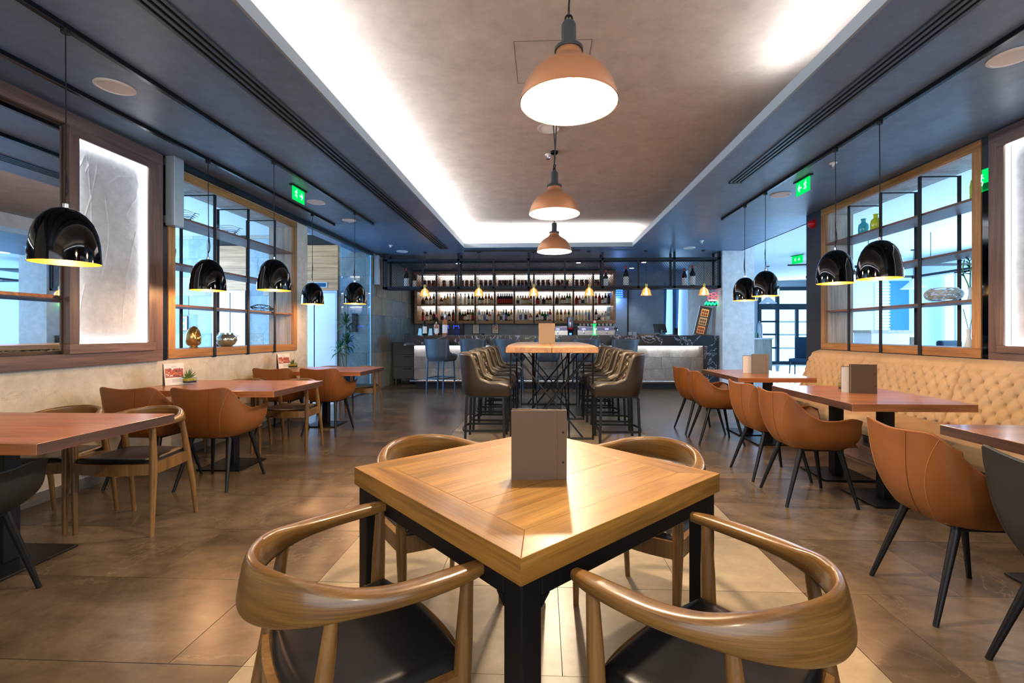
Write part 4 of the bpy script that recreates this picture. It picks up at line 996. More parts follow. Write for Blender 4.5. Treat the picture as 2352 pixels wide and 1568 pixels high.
# card rack with three pictures and the neon sign
t = thing('menu_rack', 'slanted black rack with three lit menu pictures at the marble end of the bar', 'menu rack', (3.34, 10.1, BT), -.25)
M_ = Matrix.Rotation(.22, 4, 'Y')
MB().box(-.125, 0, 0, .125, .09, .62).xf(M_).build('rack', BLACKP, t); MB().box(-.14, -.04, 0, .22, .14, .012).build('base', BLACKP, t)
for k, cc in enumerate(('#d08a50', '#c89a68', '#d8a860')):
    b = MB().box(-.075, -.004, .04 + k * .185, .075, 0, .20 + k * .185).xf(M_).build('picture', plain('menu_picture_%d' % k, cc, .5, 0, 0, cc, .35), t)
    q = MB()
    for j in range(6): q.box(-.06 + (j % 3) * .042, -.006, .055 + k * .185 + (j // 3) * .065, -.025 + (j % 3) * .042, -.004, .105 + k * .185 + (j // 3) * .065)
    q.xf(M_).build('print', plain('menu_print_%d' % k, ('#8a3a20', '#6a5030', '#a0402c')[k], .5), t)
t = thing('neon_sign', 'small neon sign with red flower above green script on the column side', 'neon sign', (3.60, 10.0, 1.98))
MB().box(-.17, .02, -.19, .14, .04, -.10).build('backplate', plain('neon_back', '#14201c', .4), t)
b = MB()
for k in range(5):
    a0 = 2 * PI * k / 5
    b.tube([(-.02 + .07 * math.cos(a0) + .045 * math.cos(a), 0, .0 + .055 * math.sin(a0) + .035 * math.sin(a)) for a in [2 * PI * j / 12 for j in range(12)]], .007, 5, closed=True)
b.build('flower', NEONR, t)
MB().tube(spline([(-.18, 0, -.17), (-.15, 0, -.11), (-.12, 0, -.17), (-.09, 0, -.12), (-.05, 0, -.17), (-.02, 0, -.12), (.02, 0, -.17), (.06, 0, -.12), (.1, 0, -.17), (.14, 0, -.13)], 6), .013, 6).build('script', NEONG, t)
MB().tube(spline([(-.1, 0, -.08), (-.02, 0, -.07), (.06, 0, -.08)], 5), .010, 6).build('bar_line', NEONW, t)
MB().tube([(0, .045, -.05), (0.08, .36, -.05)], .01, 6).build('arm', BLACKM, t)
# clutter on the right of the bar
t = thing('till_screen', 'black till screen on the bar top seen from behind', 'till', (2.6, 10.35, BT), .4)
MB().box(-.16, -.012, .06, .16, .012, .26).xf(Matrix.Rotation(-.3, 4, 'X')).build('screen', BLACKP, t, bevel=.006); MB().box(-.09, -.06, 0, .09, .07, .02).build('foot', BLACKP, t); MB().box(-.03, -.01, .0, .03, .02, .12).build('stem', BLACKP, t)
t = thing('card_terminal', 'small black card terminal leaning beside the till screen', 'card terminal', (2.9, 10.3, BT), -.3)
MB().box(-.04, -.015, .0, .04, .015, .17).xf(Matrix.Rotation(-.4, 4, 'X')).build('body', BLACKP, t, bevel=.006); MB().box(-.05, -.05, 0, .05, .05, .015).build('cradle', BLACKP, t)
t = thing('mixer_tap', 'chrome bar mixer tap rising behind the bar top before the grey wall', 'tap', (1.95, 12.4, 1.04))
MB().tube(spline([(0, 0, 0), (0, 0, .25), (.0, -.06, .31), (0, -.14, .29), (0, -.15, .24)], 5), .013, 8).build('spout', CHROME, t); MB().lathe([(.035, 0), (.03, .04)], 14).build('base', CHROME, t)
for k, (x, l) in enumerate(((2.3, 'beside the mixer tap'), (2.42, 'farther from the mixer tap'))):
    t = thing('glass_pitcher', 'clear pitcher standing on the back counter ' + l, 'pitcher', (x, 12.4, 1.04))
    MB().lathe([(.05, 0), (.055, .01), (.06, .2), (.055, .2), (.05, .012), (.001, .01)], 16, cap=(True, False)).build('body', plain('pitcher_glass', '#b8c8d4', .08), t, smooth=40); MB().tube([(.06, 0, .17), (.10, 0, .15), (.10, 0, .08), (.058, 0, .06)], .008, 6).build('handle', CHROME, t)
t = thing('wooden_ledge', 'low wooden ledge with jars behind the bar at the column end', 'ledge', (2.95, 12.3, 1.04)); MB().box(-.45, -.08, .10, .45, .1, .14).build('board', COUNTW, t); MB().box(-.45, -.06, 0, -.41, .08, .1).box(.41, -.06, 0, .45, .08, .1).build('support', COUNTW, t)
t = thing('wall_lamp', 'blue glowing perforated wall lamp on the grey wall by the bar', 'wall lamp', (2.02, 12.86, 2.16))
MB().box(-.17, -.07, 0, .17, 0, .28).build('body', plain('lamp_body', '#2c4a86', .4, 0, 0, '#3060d0', .5), t)
b = MB()
for i in range(6):
    for j in range(4): b.box(-.14 + i * .05, -.074, .03 + j * .06, -.11 + i * .05, -.07, .06 + j * .06)
b.build('glowing_holes', BLUELIGHT, t)['kind'] = 'stuff'; light('wall_lamp_glow', 'POINT', (2.02, 12.7, 2.12), 9, (.25, .45, 1), radius=.06)

# ------------------------------------------------------------------ square oak table
TA = math.atan2(.58, .65)            # direction of the front right edge
tb = thing('square_table', 'square oak table turned cornerwise on a black steel frame with menu on top', 'table', (-.035, 1.595, 0), math.radians(44.0))
hs_ = .4425; bw = .10
for k in range(4):
    b = MB().prism([(-hs_, -hs_), (hs_, -hs_), (hs_ - bw, -hs_ + bw), (-hs_ + bw, -hs_ + bw)], .69, .75).xf(Matrix.Rotation(k * PI / 2, 4, 'Z'))
    b.build('border_board', OAK if k % 2 == 0 else OAKF, tb, bevel=.0015)
iw = hs_ - bw - .0006; n = 6
random.seed(2)
for k in range(n):
    y0 = -iw + 2 * iw * k / n; y1 = y0 + 2 * iw / n - .0008
    MB().box(-iw, y0, .70, iw, y1, .75 - random.uniform(0, .0005)).build('plank', OAK, tb)
for sx in (-1, 1):
    for sy in (-1, 1):
        x, y = sx * (hs_ - .042), sy * (hs_ - .042)
        MB().box(x - .03, y - .03, .035, x + .03, y + .03, .69).build('leg', BLACKM, tb, bevel=.004)
        MB().lathe([(.022, 0), (.022, .012), (.01, .014), (.01, .036)], 12, (x, y, 0)).build('foot_glide', BLACKP, tb)
for s in (-1, 1):
    MB().box(-hs_ + .072, s * (hs_ - .042) - .03, .640, hs_ - .072, s * (hs_ - .042) + .03, .69).build('apron_rail', BLACKM, tb, bevel=.003)
    MB().box(s * (hs_ - .042) - .03, -hs_ + .072, .640, s * (hs_ - .042) + .03, hs_ - .072, .69).build('apron_rail', BLACKM, tb, bevel=.003)
for sx in (-1, 1):
    for sy in (-1, 1):
        x, y = sx * (hs_ - .072), sy * (hs_ - .072)
        MB().prism([(x, y), (x - sx * .022, y), (x, y - sy * .022)], 0, .0).xf(Matrix.Identity(4))
        a = MB().add([(x, y + sy * .06, .640), (x - sx * .025, y + sy * .06, .640), (x, y + sy * .06, .615), (x, y, .640), (x - sx * .025, y, .640), (x, y, .615)], [(0, 1, 2), (3, 5, 4), (0, 2, 5, 3), (1, 4, 5, 2), (0, 3, 4, 1)])
        a.add([(x + sx * .06, y, .640), (x + sx * .06, y - sy * .025, .640), (x + sx * .06, y, .615), (x, y, .640), (x, y - sy * .025, .640), (x, y, .615)], [(0, 1, 2), (3, 5, 4), (0, 2, 5, 3), (1, 4, 5, 2), (0, 3, 4, 1)])
        a.build('gusset', BLACKM, tb)

def menu(name, label, loc, rz, w, h, m, gap=.02, rivets=True):
    """two hinged boards standing upright, slightly opened towards the back"""
    t = thing(name, label, 'menu', loc, rz, 'standing menus')
    MB().box(-w / 2, 0, 0, w / 2 - .032, .003, h).build('front_cover', m, t); hg = MB().box(w / 2 - .030, 0, 0, w / 2, .003, h).build('hinge_strip', m, t)
    a = math.atan2(gap, w)
    MB().box(-w, 0, 0, 0, .003, h).xf(Matrix.Translation((w / 2, .004, 0)) @ Matrix.Rotation(-a, 4, 'Z')).build('back_cover', m, t)
    for k in (.35, .65): MB().box(-w * .96, 0, .004, -.01, .0012, h - .004).xf(Matrix.Translation((w / 2 - .002, .004, 0)) @ Matrix.Rotation(-a * k, 4, 'Z')).build('page', PAPER, t)
    MB().box(w / 2 - .0315, -.0004, 0, w / 2 - .0305, .002, h).build('crease', plain('crease', '#8a4a2a', .7), t)
    for z in (.25, .68): MB().lathe([(.004, 0), (.0035, .002), (.001, .003)], 10).xf(Matrix.Translation((w / 2 - .012, 0, h * z)) @ Matrix.Rotation(PI / 2, 4, 'X')).build('rivet', plain('rivet', '#3a332c', .4, .8), hg)
    return t
menu('table_menu', 'brown board menu standing open on the square oak table', (-.012, 1.49, .75), .1, .178, .222, MENU, .035)

# ------------------------------------------------------------------ wooden elbow chairs
def elbow_chair():
    t = thing('elbow_chair', 'x', 'chair', (0, 0, 0), 0, 'wooden elbow chairs with black seats')
    # ring: x, y, z centre, across (radial), tall
    half = [(.256, .248, .668, .028, .026), (.260, .20, .668, .044, .032), (.258, .12, .668, .052, .035), (.247, .03, .668, .050, .038), (.221, -.05, .670, .044, .050),
            (.176, -.12, .672, .034, .078), (.114, -.170, .671, .030, .100), (.05, -.199, .670, .028, .110), (0, -.206, .670, .028, .112)]
    full = half + [(-a[0],) + a[1:] for a in half[-2::-1]]
    P = spline(full, 6); N = len(P); n = 14; vs = []; fs = []
    for i, p in enumerate(P):
        a, b = P[max(0, i - 1)], P[min(N - 1, i + 1)]
        tg = Vector((b[0] - a[0], b[1] - a[1], 0)).normalized(); out = Vector((tg.y, -tg.x, 0))
        lean = .18 if p[4] > .06 else .18 * (p[4] - .026) / .034
        for k in range(n):
            q = 2 * PI * k / n; cx, cz = math.cos(q), math.sin(q)
            ex = math.copysign(abs(cx) ** .6, cx) * p[3] / 2; ez = math.copysign(abs(cz) ** .6, cz) * p[4] / 2
            vs.append(Vector((p[0], p[1], p[2])) + out * (ex + ez * -lean * -1) + Vector((0, 0, ez)))
    for i in range(N - 1):
        for k in range(n): fs.append((i * n + k, (i + 1) * n + k, (i + 1) * n + (k + 1) % n, i * n + (k + 1) % n))
    fs.append(tuple(range(n))); fs.append(tuple((N - 1) * n + k for k in range(n - 1, -1, -1)))
    MB().add(vs, fs).build('arm_ring', CHAIRR, t, smooth=55)
    for s in (-1, 1):
        MB().tube([(s * .240, .192, 0), (s * .243, .191, .22), (s * .247, .19, .42), (s * .249, .194, .52), (s * .252, .200, .658)], [.0125, .017, .0215, .020, .0145], 12).build('leg', CHAIRW, t, smooth=50)
        MB().tube([(s * .218, -.19, 0), (s * .215, -.165, .22), (s * .209, -.125, .42), (s * .206, -.105, .54), (s * .202, -.088, .652)], [.012, .016, .020, .018, .014], 12).build('leg', CHAIRW, t, smooth=50)
    # seat rails: bowed front, straight sides and back
    def rail(pts, z0, z1, th):
        b = MB(); q = spline(pts, 5); m = len(q); v = []
        for i, p in enumerate(q):
            a, c = q[max(0, i - 1)], q[min(m - 1, i + 1)]; d = Vector((c[0] - a[0], c[1] - a[1], 0)).normalized(); o = Vector((d.y, -d.x, 0)) * th / 2
            for sgn, z in ((-1, z0), (1, z0), (1, z1), (-1, z1)): v.append(Vector((p[0], p[1], z)) + o * sgn)
        f = [(i * 4 + k, i * 4 + (k + 1) % 4, i * 4 + 4 + (k + 1) % 4, i * 4 + 4 + k) for i in range(m - 1) for k in range(4)] + [(3, 2, 1, 0), tuple((m - 1) * 4 + k for k in range(4))]
        return b.add(v, f)
    rail([(-.246, .19), (-.13, .222), (0, .232), (.13, .222), (.246, .19)], .372, .438, .026).build('seat_rail', CHAIRW, t, smooth=30)
    rail([(-.209, -.125), (-.1, -.148), (0, -.155), (.1, -.148), (.209, -.125)], .372, .438, .024).build('seat_rail', CHAIRW, t, smooth=30)
    for s in (-1, 1): rail([(s * .246, .188), (s * .228, 0), (s * .210, -.125)], .372, .438, .024).build('seat_rail', CHAIRW, t, smooth=30)
    # leather pad
    def top(u, v):
        y = -.145 + .377 * v; w = .200 + (.234 - .196) * min(1, v * 1.05); x = (u * 2 - 1) * w
        if v < .1: y += (abs(u * 2 - 1) ** 2) * .03 * (.1 - v) / .1
        if v > .9: y -= (abs(u * 2 - 1) ** 2) * .036 * (v - .9) / .1
        e = min(1, min(u, 1 - u, v, 1 - v) / .10); dz = .026 * math.sqrt(max(0, 1 - (1 - e) ** 2))
        return (x, y, .438 + dz + .004 * math.sin(PI * u) - .006 * math.sin(PI * u) * math.sin(PI * v))
    MB().grid(top, 26, 26).build('seat_pad', BLACKL, t, smooth=70)
    MB().box(-.19, -.11, .40, .19, .20, .437).build('seat_base', BLACKP, t)
    return t
EC = [(-.493, 1.13, -.836, 'elbow chair closest to the camera on the lift hall side of the square table'),
      (.43, 1.066, .751, 'elbow chair closest to the camera on the banquette side of the square table'),
      (-.495, 2.08, -2.388, 'elbow chair behind the square table on the lift hall side'),
      (.455, 2.075, 2.388, 'elbow chair behind the square table on the banquette side'),
      (-2.58, 2.885, PI - .0, 'elbow chair at the aisle end behind the nearest wall table'),
      (-3.14, 2.885, PI + .03, 'elbow chair at the wall end behind the nearest wall table'),
      (-2.61, 4.77, PI - .02, 'elbow chair at the aisle end behind the middle wall table'),
      (-3.18, 4.77, PI + .02, 'elbow chair at the wall end behind the middle wall table'),
      (-2.63, 6.69, PI, 'elbow chair at the aisle end behind the farthest wall table'),
      (-3.18, 6.69, PI, 'elbow chair at the wall end behind the farthest wall table')]
e0 = elbow_chair(); e0.location = (EC[0][0], EC[0][1], 0); e0.rotation_euler = (0, 0, EC[0][2]); e0['label'] = EC[0][3]
for x, y, r, l in EC[1:]: dup(e0, (x, y, 0), r, l)

# ------------------------------------------------------------------ leather shell chairs
def shell_chair(name, lm, pm, sm, group):
    t = thing(name, 'x', 'chair', (0, 0, 0), 0, group)
    rim = [(.255, .215, .612), (.292, .13, .632), (.288, .03, .615), (.268, -.06, .618), (.252, -.14, .672), (.238, -.215, .752), (.205, -.262, .795), (.11, -.285, .790), (0, -.292, .782)]
    base = [(.205, .225, .424), (.235, .14, .412), (.232, .04, .405), (.222, -.04, .400), (.20, -.12, .400), (.165, -.18, .402), (.12, -.205, .405), (.06, -.215, .406), (0, -.218, .407)]
    rim = spline(rim + [(-p[0], p[1], p[2]) for p in rim[-2::-1]], 4); base = spline(base + [(-p[0], p[1], p[2]) for p in base[-2::-1]], 4)
    nu = len(rim) - 1; nv = 14
    def pt(i, v, off):
        a, b = Vector(base[i]), Vector(rim[i])
        d = Vector((a.x, a.y + .02, 0)); d = d.normalized() if d.length > 1e-6 else Vector((0, -1, 0))
        p = a.lerp(b, v); hgt = b.z - a.z
        bul = .030 * math.sin(PI * v ** .75) * min(1, hgt / .25)
        flare = .018 * v ** 6 * (1 if hgt < .27 else .25)
        low = (1 - v) ** 3 * -.03
        return p + d * (bul + flare + low - off)
    b = MB(); th = .02
    for off, flip in ((0, False), (th, True)):
        vs = [pt(i, j / nv, off * (1 if j < nv else .8)) for i in range(nu + 1) for j in range(nv + 1)]
        f = [(i * (nv + 1) + j, (i + 1) * (nv + 1) + j, (i + 1) * (nv + 1) + j + 1, i * (nv + 1) + j + 1) for i in range(nu) for j in range(nv)]
        b.add(vs, [q[::-1] for q in f] if not flip else f)
    k = (nu + 1) * (nv + 1)
    b.add([], []); 
    rimf = [(i * (nv + 1) + nv, (i + 1) * (nv + 1) + nv, k + (i + 1) * (nv + 1) + nv, k + i * (nv + 1) + nv) for i in range(nu)]
    ends = [(j, j + 1, k + j + 1, k + j) for j in range(nv)] + [(nu * (nv + 1) + j, k + nu * (nv + 1) + j, k + nu * (nv + 1) + j + 1, nu * (nv + 1) + j + 1) for j in range(nv)]
    b.f += rimf + ends; b.mi += [0] * (len(rimf) + len(ends))
    # round underside
    c = [base[i] for i in range(len(base))]; q0 = len(b.v); m = len(c)
    for s, z in ((1, 0), (.8, -.012), (.45, -.02), (.05, -.022)):
        b.v += [tuple(Vector(((pt(i, 0, 0).x) * s, (pt(i, 0, 0).y - .02) * s + .02, (pt(i, 0, 0).z if s == 1 else .402) + (z if s < 1 else 0)))) for i in range(m)]
    for r in range(3):
        for i in range(m): f = (q0 + r * m + i, q0 + r * m + (i + 1) % m, q0 + (r + 1) * m + (i + 1) % m, q0 + (r + 1) * m + i); b.f.append(f[::-1]); b.mi.append(0)
    sh = b.build('shell', lm, t, smooth=50)
    # seat cushion
    def seat(u, v):
        y = -.17 + .41 * v; w = .155 + .05 * min(1, v * 1.6); x = (u * 2 - 1) * w
        e = min(1, min(u, 1 - u, v, 1 - v) / .16); dz = .05 * math.sqrt(max(0, 1 - (1 - e) ** 2))
        return (x, y, .41 + dz + .01 * v)
    MB().grid(seat, 16, 16).build('seat_cushion', lm, t, smooth=70)
    MB().tube([tuple(pt(i, 1, th * .4) + Vector((0, 0, .001))) for i in range(nu + 1)], .0065, 7).build('piping', pm, sh, smooth=60)
    # seams on the outside
    mid = nu // 2
    def ptf(f, v, off):
        i = int(math.floor(f)); return pt(i, v, off).lerp(pt(min(nu, i + 1), v, off), f - i)
    for di, nm in ((-3.6, 'centre_seam'), (9, 'side_seam'), (-9, 'side_seam')):
        MB().tube([tuple(ptf(mid + di * (1 if nm == 'centre_seam' else .82 + .9 * (v - .45) ** 2), v, -.0006)) for v in [j / 24 for j in range(25)]], .0012, 5).build(nm, sm if nm == 'centre_seam' or sm is not SEAM else STITCH, sh)
    for s in (-1, 1):
        MB().tube([(s * .155, .135, .41), (s * .225, .225, 0)], [.0185, .0105], 12).build('leg', BLACKM, t, smooth=50)
        MB().tube([(s * .145, -.115, .405), (s * .205, -.245, 0)], [.0185, .0105], 12).build('leg', BLACKM, t, smooth=50)
    MB().box(-.17, -.13, .385, .17, .15, .398).build('under_frame', BLACKM, t)
    return t
G = 'tan leather shell chairs'
SC = [(1.95, 5.90, -PI / 2 + .05, 'tan shell chair at the farthest end of the banquette side table row'),
      (1.95, 5.34, -PI / 2 - .03, 'tan shell chair at the far banquette table, second from the bar'),
      (1.955, 4.11, -PI / 2 + .04, 'tan shell chair at the middle banquette table, its farther one'),
      (1.955, 3.54, -PI / 2 - .02, 'tan shell chair at the middle banquette table, its nearer one'),
      (1.885, 2.20, -PI / 2 - .05, 'tan shell chair at the nearest banquette table'),
      (-2.63, 3.70, 0.03, 'tan shell chair at the aisle end before the middle wall table'),
      (-3.19, 3.70, -.02, 'tan shell chair at the wall end before the middle wall table'),
      (-2.645, 5.63, .0, 'tan shell chair at the aisle end before the farthest wall table'),
      (-3.22, 5.63, .03, 'tan shell chair at the wall end before the farthest wall table')]
s0 = shell_chair('shell_chair', TAN, TANP, SEAM, G); s0.location = (SC[0][0], SC[0][1], 0); s0.rotation_euler = (0, 0, SC[0][2]); s0['label'] = SC[0][3]
for x, y, r, l in SC[1:]: dup(s0, (x, y, 0), r, l)
d0 = shell_chair('shell_chair', DARKL, plain('dark_piping', '#2c2e30', .5), plain('dark_seam2', '#17181a', .7), 'dark leather shell chairs'); d0.location = (-2.63, 1.90, 0); d0.rotation_euler = (0, 0, .02); d0['label'] = 'dark grey shell chair before the nearest wall table, cut off by the picture edge'
dup(d0, (1.90, 1.60, 0), -PI / 2 - .05, 'dark grey shell chair at the nearest banquette table, beside the tan one')

# ------------------------------------------------------------------ pedestal tables
def pedestal_table(label, x0, x1, y0, y1, bases, joint=None, edge=.05):
    t = thing('pedestal_table', label, 'table', ((x0 + x1) / 2, (y0 + y1) / 2, 0), 0, 'walnut tables on black pedestals')
    cx, cy = t.location.x, t.location.y
    cuts = [y0] + ([joint] if joint else []) + [y1]
    for a, b in zip(cuts[:-1], cuts[1:]):
        e = .001 if joint else 0
        MB().box(x0 - cx, a + e - cy, .75 - edge, x1 - cx, b - e - cy, .75).build('tabletop', WALNUT, t, bevel=.002)
        MB().box(x0 - cx - .0008, a + e - cy + .002, .75 - edge + .002, x1 - cx + .0008, b - e - cy - .002, .748).build('edge_band', WALNUTE, t)
    for bx, by in bases:
        bx -= cx; by -= cy
        MB().box(bx - .2, by - .2, .003, bx + .2, by + .2, .015).build('base_plate', BLACKM, t, bevel=.003); MB().box(bx - .18, by - .18, 0, bx + .18, by + .18, .004).build('base_pad', BLACKP, t)
        MB().box(bx - .04, by - .04, .015, bx + .04, by + .04, .69).build('post', BLACKM, t, bevel=.003)
        MB().box(bx - .16, by - .16, .69, bx + .16, by + .16, .75 - edge).build('top_plate', BLACKM, t)
    return t
pedestal_table('walnut table nearest the camera along the cream wall', -3.40, -2.14, 1.88, 2.62, [(-2.85, 2.35)])
pedestal_table('walnut table in the middle of the row along the cream wall', -3.42, -2.16, 3.655, 4.49, [(-2.86, 4.18)])
pedestal_table('walnut table farthest along the cream wall, before the lift hall', -3.46, -2.19, 5.50, 6.33, [(-2.88, 6.08)])
pedestal_table('pair of joined walnut tabletops at the far end of the banquette', 2.04, 2.84, 4.96, 6.08, [(2.52, 5.82), (2.52, 5.34)], 5.44)
pedestal_table('walnut table in the middle of the banquette row', 2.04, 2.84, 3.165, 4.25, [(2.52, 4.12), (2.51, 3.53)])
pedestal_table('walnut table nearest the camera along the banquette, cut off by the picture edge', 2.035, 2.84, 1.38, 2.48, [(2.52, 2.25), (2.52, 1.62)])

# ------------------------------------------------------------------ high table
ht = thing('high_table', 'long high oak table with live edge on thin crossed steel rods', 'table', (.10, 6.68, 0))
def live(s):
    out = []
    for k in range(25):
        y = -1.48 + 2.96 * k / 24; out.append((s * (.505 + .055 * math.cos(y * .95) + .004 * math.sin(y * 7)), y))
    return out
for s in (-1, 1):
    e = live(s); poly = [(s * .001, -1.48)] + e + [(s * .001, 1.48)]
    poly = poly if s > 0 else poly[::-1]
    MB().prism(poly, .995, 1.06).build('tabletop_plank', wood('oak_live_%d' % (s + 1), '#d0974f', '#b67b3b', '#8e5c2c', 'y', .8, .3, .25, .1), ht, bevel=.006)
def rod(b, p, q, r=.009): b.tube([p, q], r, 6)
for y in (-1.33, -.1, 1.25):
    b = MB()
    for s in (-1, 1): rod(b, (s * .47, y, 0), (s * .47, y, .995), .011)
    rod(b, (-.47, y, .012), (.47, y, .012), .011); b.build('frame', BLACKM, ht)
    b = MB(); rod(b, (-.44, y + .03, .99), (.36, y + .03, .015), .010); rod(b, (.44, y - .03, .99), (-.36, y - .03, .015), .012 if y > -1 else .016); b.build('cross_rod', BLACKM, ht)
for s in (-1, 1):
    b = MB(); rod(b, (s * .2, -1.33, .99), (s * .25, -.1, .02)); rod(b, (s * .25, -.1, .02), (s * .2, 1.25, .99)); rod(b, (s * .2, -1.33, .02), (s * .25, -.1, .99)); rod(b, (s * .25, -.1, .99), (s * .2, 1.25, .02)); b.build('side_rod', BLACKM, ht)
menu('table_menu', 'tan board menu standing on the long high table', (.06, 7.12, 1.06), .05, .25, .305, MENUL, .03)

# ------------------------------------------------------------------ quilted stools
def stool(name, zs, outer, inner, quilt, lm, ring_z, group):
    """zs: height of the shell bottom; faces +Y"""
    t = thing(name, 'x', 'stool', (0, 0, 0), 0, group)
    path = spline([(.245, .265), (.255, .10), (.252, -.06), (.232, -.17), (.16, -.235), (.07, -.258), (0, -.262)], 8)
    path = path + [(-p[0], p[1]) for p in path[-2::-1]]; N = len(path)
    L = [0]
    for i in range(1, N): L.append(L[-1] + math.hypot(path[i][0] - path[i - 1][0], path[i][1] - path[i - 1][1]))
    T = L[-1]
    def at(s):
        s *= T; i = 0
        while i < N - 2 and L[i + 1] < s: i += 1
        k = (s - L[i]) / max(1e-9, L[i + 1] - L[i]); a, b = path[i], path[i + 1]
        p = (a[0] + (b[0] - a[0]) * k, a[1] + (b[1] - a[1]) * k)
        ii = max(1, min(N - 2, i)); d = (path[ii + 1][0] - path[ii - 1][0], path[ii + 1][1] - path[ii - 1][1]); h = math.hypot(*d)
        return p, (-d[1] / h, d[0] / h)          # outward (path runs right to left around the back)
    HB = .455
    def top(y): return .135 + .27 * sst(-.045, -.15, y) + .05 * sst(.09, -.08, y) - .025 * sst(.14, .265, y)
    (qx, qy), (ox, oy) = at(.5)
    flip = -1 if oy > 0 else 1
    def PP(s, v, off):
        (x, y), (nx, ny) = at(s); nx *= flip; ny *= flip; z = v * top(y)
        r = .045 * (z / HB) ** 1.3 * sst(.05, -.2, y) - .03 * (1 - min(1, z / .12)) ** 2 - off
        return Vector((x + nx * r, y + ny * r, zs + z))
    nu, nv = 72, 16
    b = MB().grid(lambda u, v: PP(u, v, 0), nu, nv)
    b.build('outer_shell', outer, t, smooth=60)
    th = .042
    mu, mv = (260, 76) if quilt else (60, 12)
    def inn(u, v):
        (x, y), _ = at(u); h = top(y); z = v * h
        q = 0
        if quilt:
            a = u * T / .078 + z / .088; c = u * T / .078 - z / .088
            q = .021 * ((abs(math.sin(PI * a)) * abs(math.sin(PI * c))) ** .55) * sst(0, .04, h - z) * sst(0, .02, min(u, 1 - u))
        return PP(u, v, th - q)
    MB().grid(inn, mu, mv).build('quilted_lining' if quilt else 'lining', inner, t, smooth=75)
    # rolled top edge and front ends
    b = MB(); e = []
    for i in range(nu + 1):
        u = i / nu; e.append(PP(u, 1, th / 2))
    b.tube([tuple(p) for p in e], th / 2 + .001, 10).build('rolled_edge', inner if quilt else outer, t, smooth=60)
    for s in (0, 1):
        b = MB().tube([tuple(PP(s, k / 6, th / 2)) for k in range(7)], th / 2 + .001, 10); b.build('front_edge', outer, t, smooth=60)
    def seat(u, v):
        x = (u * 2 - 1) * .207; y = -.21 + .505 * v
        if y < -.05: x *= 1 - .35 * sst(-.05, -.21, y)
        e = min(1, min(u, 1 - u, v, 1 - v) / .09); dz = .04 * math.sqrt(max(0, 1 - (1 - e) ** 2))
        rib = .004 * abs(math.sin(PI * u * 9)) if quilt else 0
        return (x, y, zs + .085 + dz + rib)
    MB().grid(seat, 54 if quilt else 16, 24).build('seat_pad', inner, t, smooth=75)
    MB().box(-.205, -.16, zs + .0, .205, .288, zs + .088).build('seat_box', outer, t, bevel=.012)
    MB().box(-.20, -.2, zs - .02, .20, .26, zs + .002).build('seat_plate', BLACKM, t)
    for sx in (-1, 1):
        for y in (.225, -.215):
            MB().bar((sx * (.215 if y > 0 else .20), y, 0), (sx * .19, y * .92, zs - .018), .026).build('leg', lm, t)
    pts = [(.212, .222, ring_z), (.206, -.2, ring_z)] + [(.206 * math.cos(a), -.2 - .06 * math.sin(a), ring_z) for a in [PI * k / 10 for k in range(1, 10)]] + [(-.206, -.2, ring_z), (-.212, .222, ring_z)]
    b = MB()
    for a, c in zip(pts, pts[1:] + pts[:1]): b.bar(a, c, .014, .024)
    b.build('foot_ring', lm, t)
    return t
q0 = stool('quilted_stool', .52, STOOLO, STOOLI, True, BLACKM, .13, 'quilted stools at the high table')
first = True
for side, x, rz in (('lift hall', -.655, -PI / 2), ('banquette', .845, PI / 2)):
    for k, y in enumerate((5.36, 5.98, 6.62, 7.26, 7.86)):
        l = 'brown quilted stool, %s from the camera on the %s side of the high table' % (ORD[k], side)
        r = rz + (.02, -.04, .05, -.03, .02)[k]
        if first: first = False; q0.location = (x, y, 0); q0.rotation_euler = (0, 0, r); q0['label'] = l
        else: dup(q0, (x + (.0, .01, -.03, .0, .01)[k], y, 0), r, l)
b0 = stool('bar_stool', .70, BARST, BARST, False, BLUEST, .31, 'grey bar stools along the bar'); b0.scale = (1, 1, .93)
for k, (x, r) in enumerate(((-2.13, -.35), (-1.42, -.1), (-.70, -.45), (.10, 0), (.86, .15), (1.63, .2))):
    l = 'blue grey bar stool facing the bar, %s from the slate wall' % ORD[k]
    if k == 0: b0.location = (x, 9.62, 0); b0.rotation_euler = (0, 0, r); b0['label'] = l
    else: dup(b0, (x, 9.62 if k != 3 else 9.66, 0), r, l).scale = (1, 1, .93)

# ------------------------------------------------------------------ tufted banquette
bq = thing('banquette', 'long beige velvet banquette with deep button tufted back along the shelf window', 'sofa')
def tuft(y0, y1, z0, z1):
    nu, nv = int((y1 - y0) / .0105), 52
    py, pz = .115, .150
    def fn(u, v):
        y = y0 + (y1 - y0) * u; z = z0 + (z1 - z0) * v
        a = (y / py + z / pz); c = (y / py - z / pz)
        s = (abs(math.sin(PI * a)) * .5 + abs(math.sin(PI * c)) * .5)
        sa, sc_ = abs(math.sin(PI * a)), abs(math.sin(PI * c))
        q = .046 * (1 - math.exp(-(sa * sa + sc_ * sc_) / .11)) + .027 * (sa * sc_) ** .4
        if z > .895:      # plain rolled top with vertical pleats
            k = sst(.895, .925, z); ple = .032 - .010 * (1 - min(1, abs(((y / py + .22) % 1) - .5) * -2 + 1 if False else abs(math.sin(PI * (y / py + .965)))) ** .4) * (1 - sst(.93, .985, z))
            q = q * (1 - k) + (ple + .012) * k
        e = min(u, 1 - u) * (y1 - y0); q *= sst(0, .02, e) * .5 + .5
        x = 3.415 + (z - z0) * .32 - q
        if z > .95: x += ((z - .95) / (z1 - .95)) ** 2 * .10
        return (x, y, z)
    return MB().grid(fn, nu, nv), py, pz
SEC = [(6.32, 5.3155), (5.3145, 4.0855), (4.0845, 2.8555), (2.8545, 1.63)]
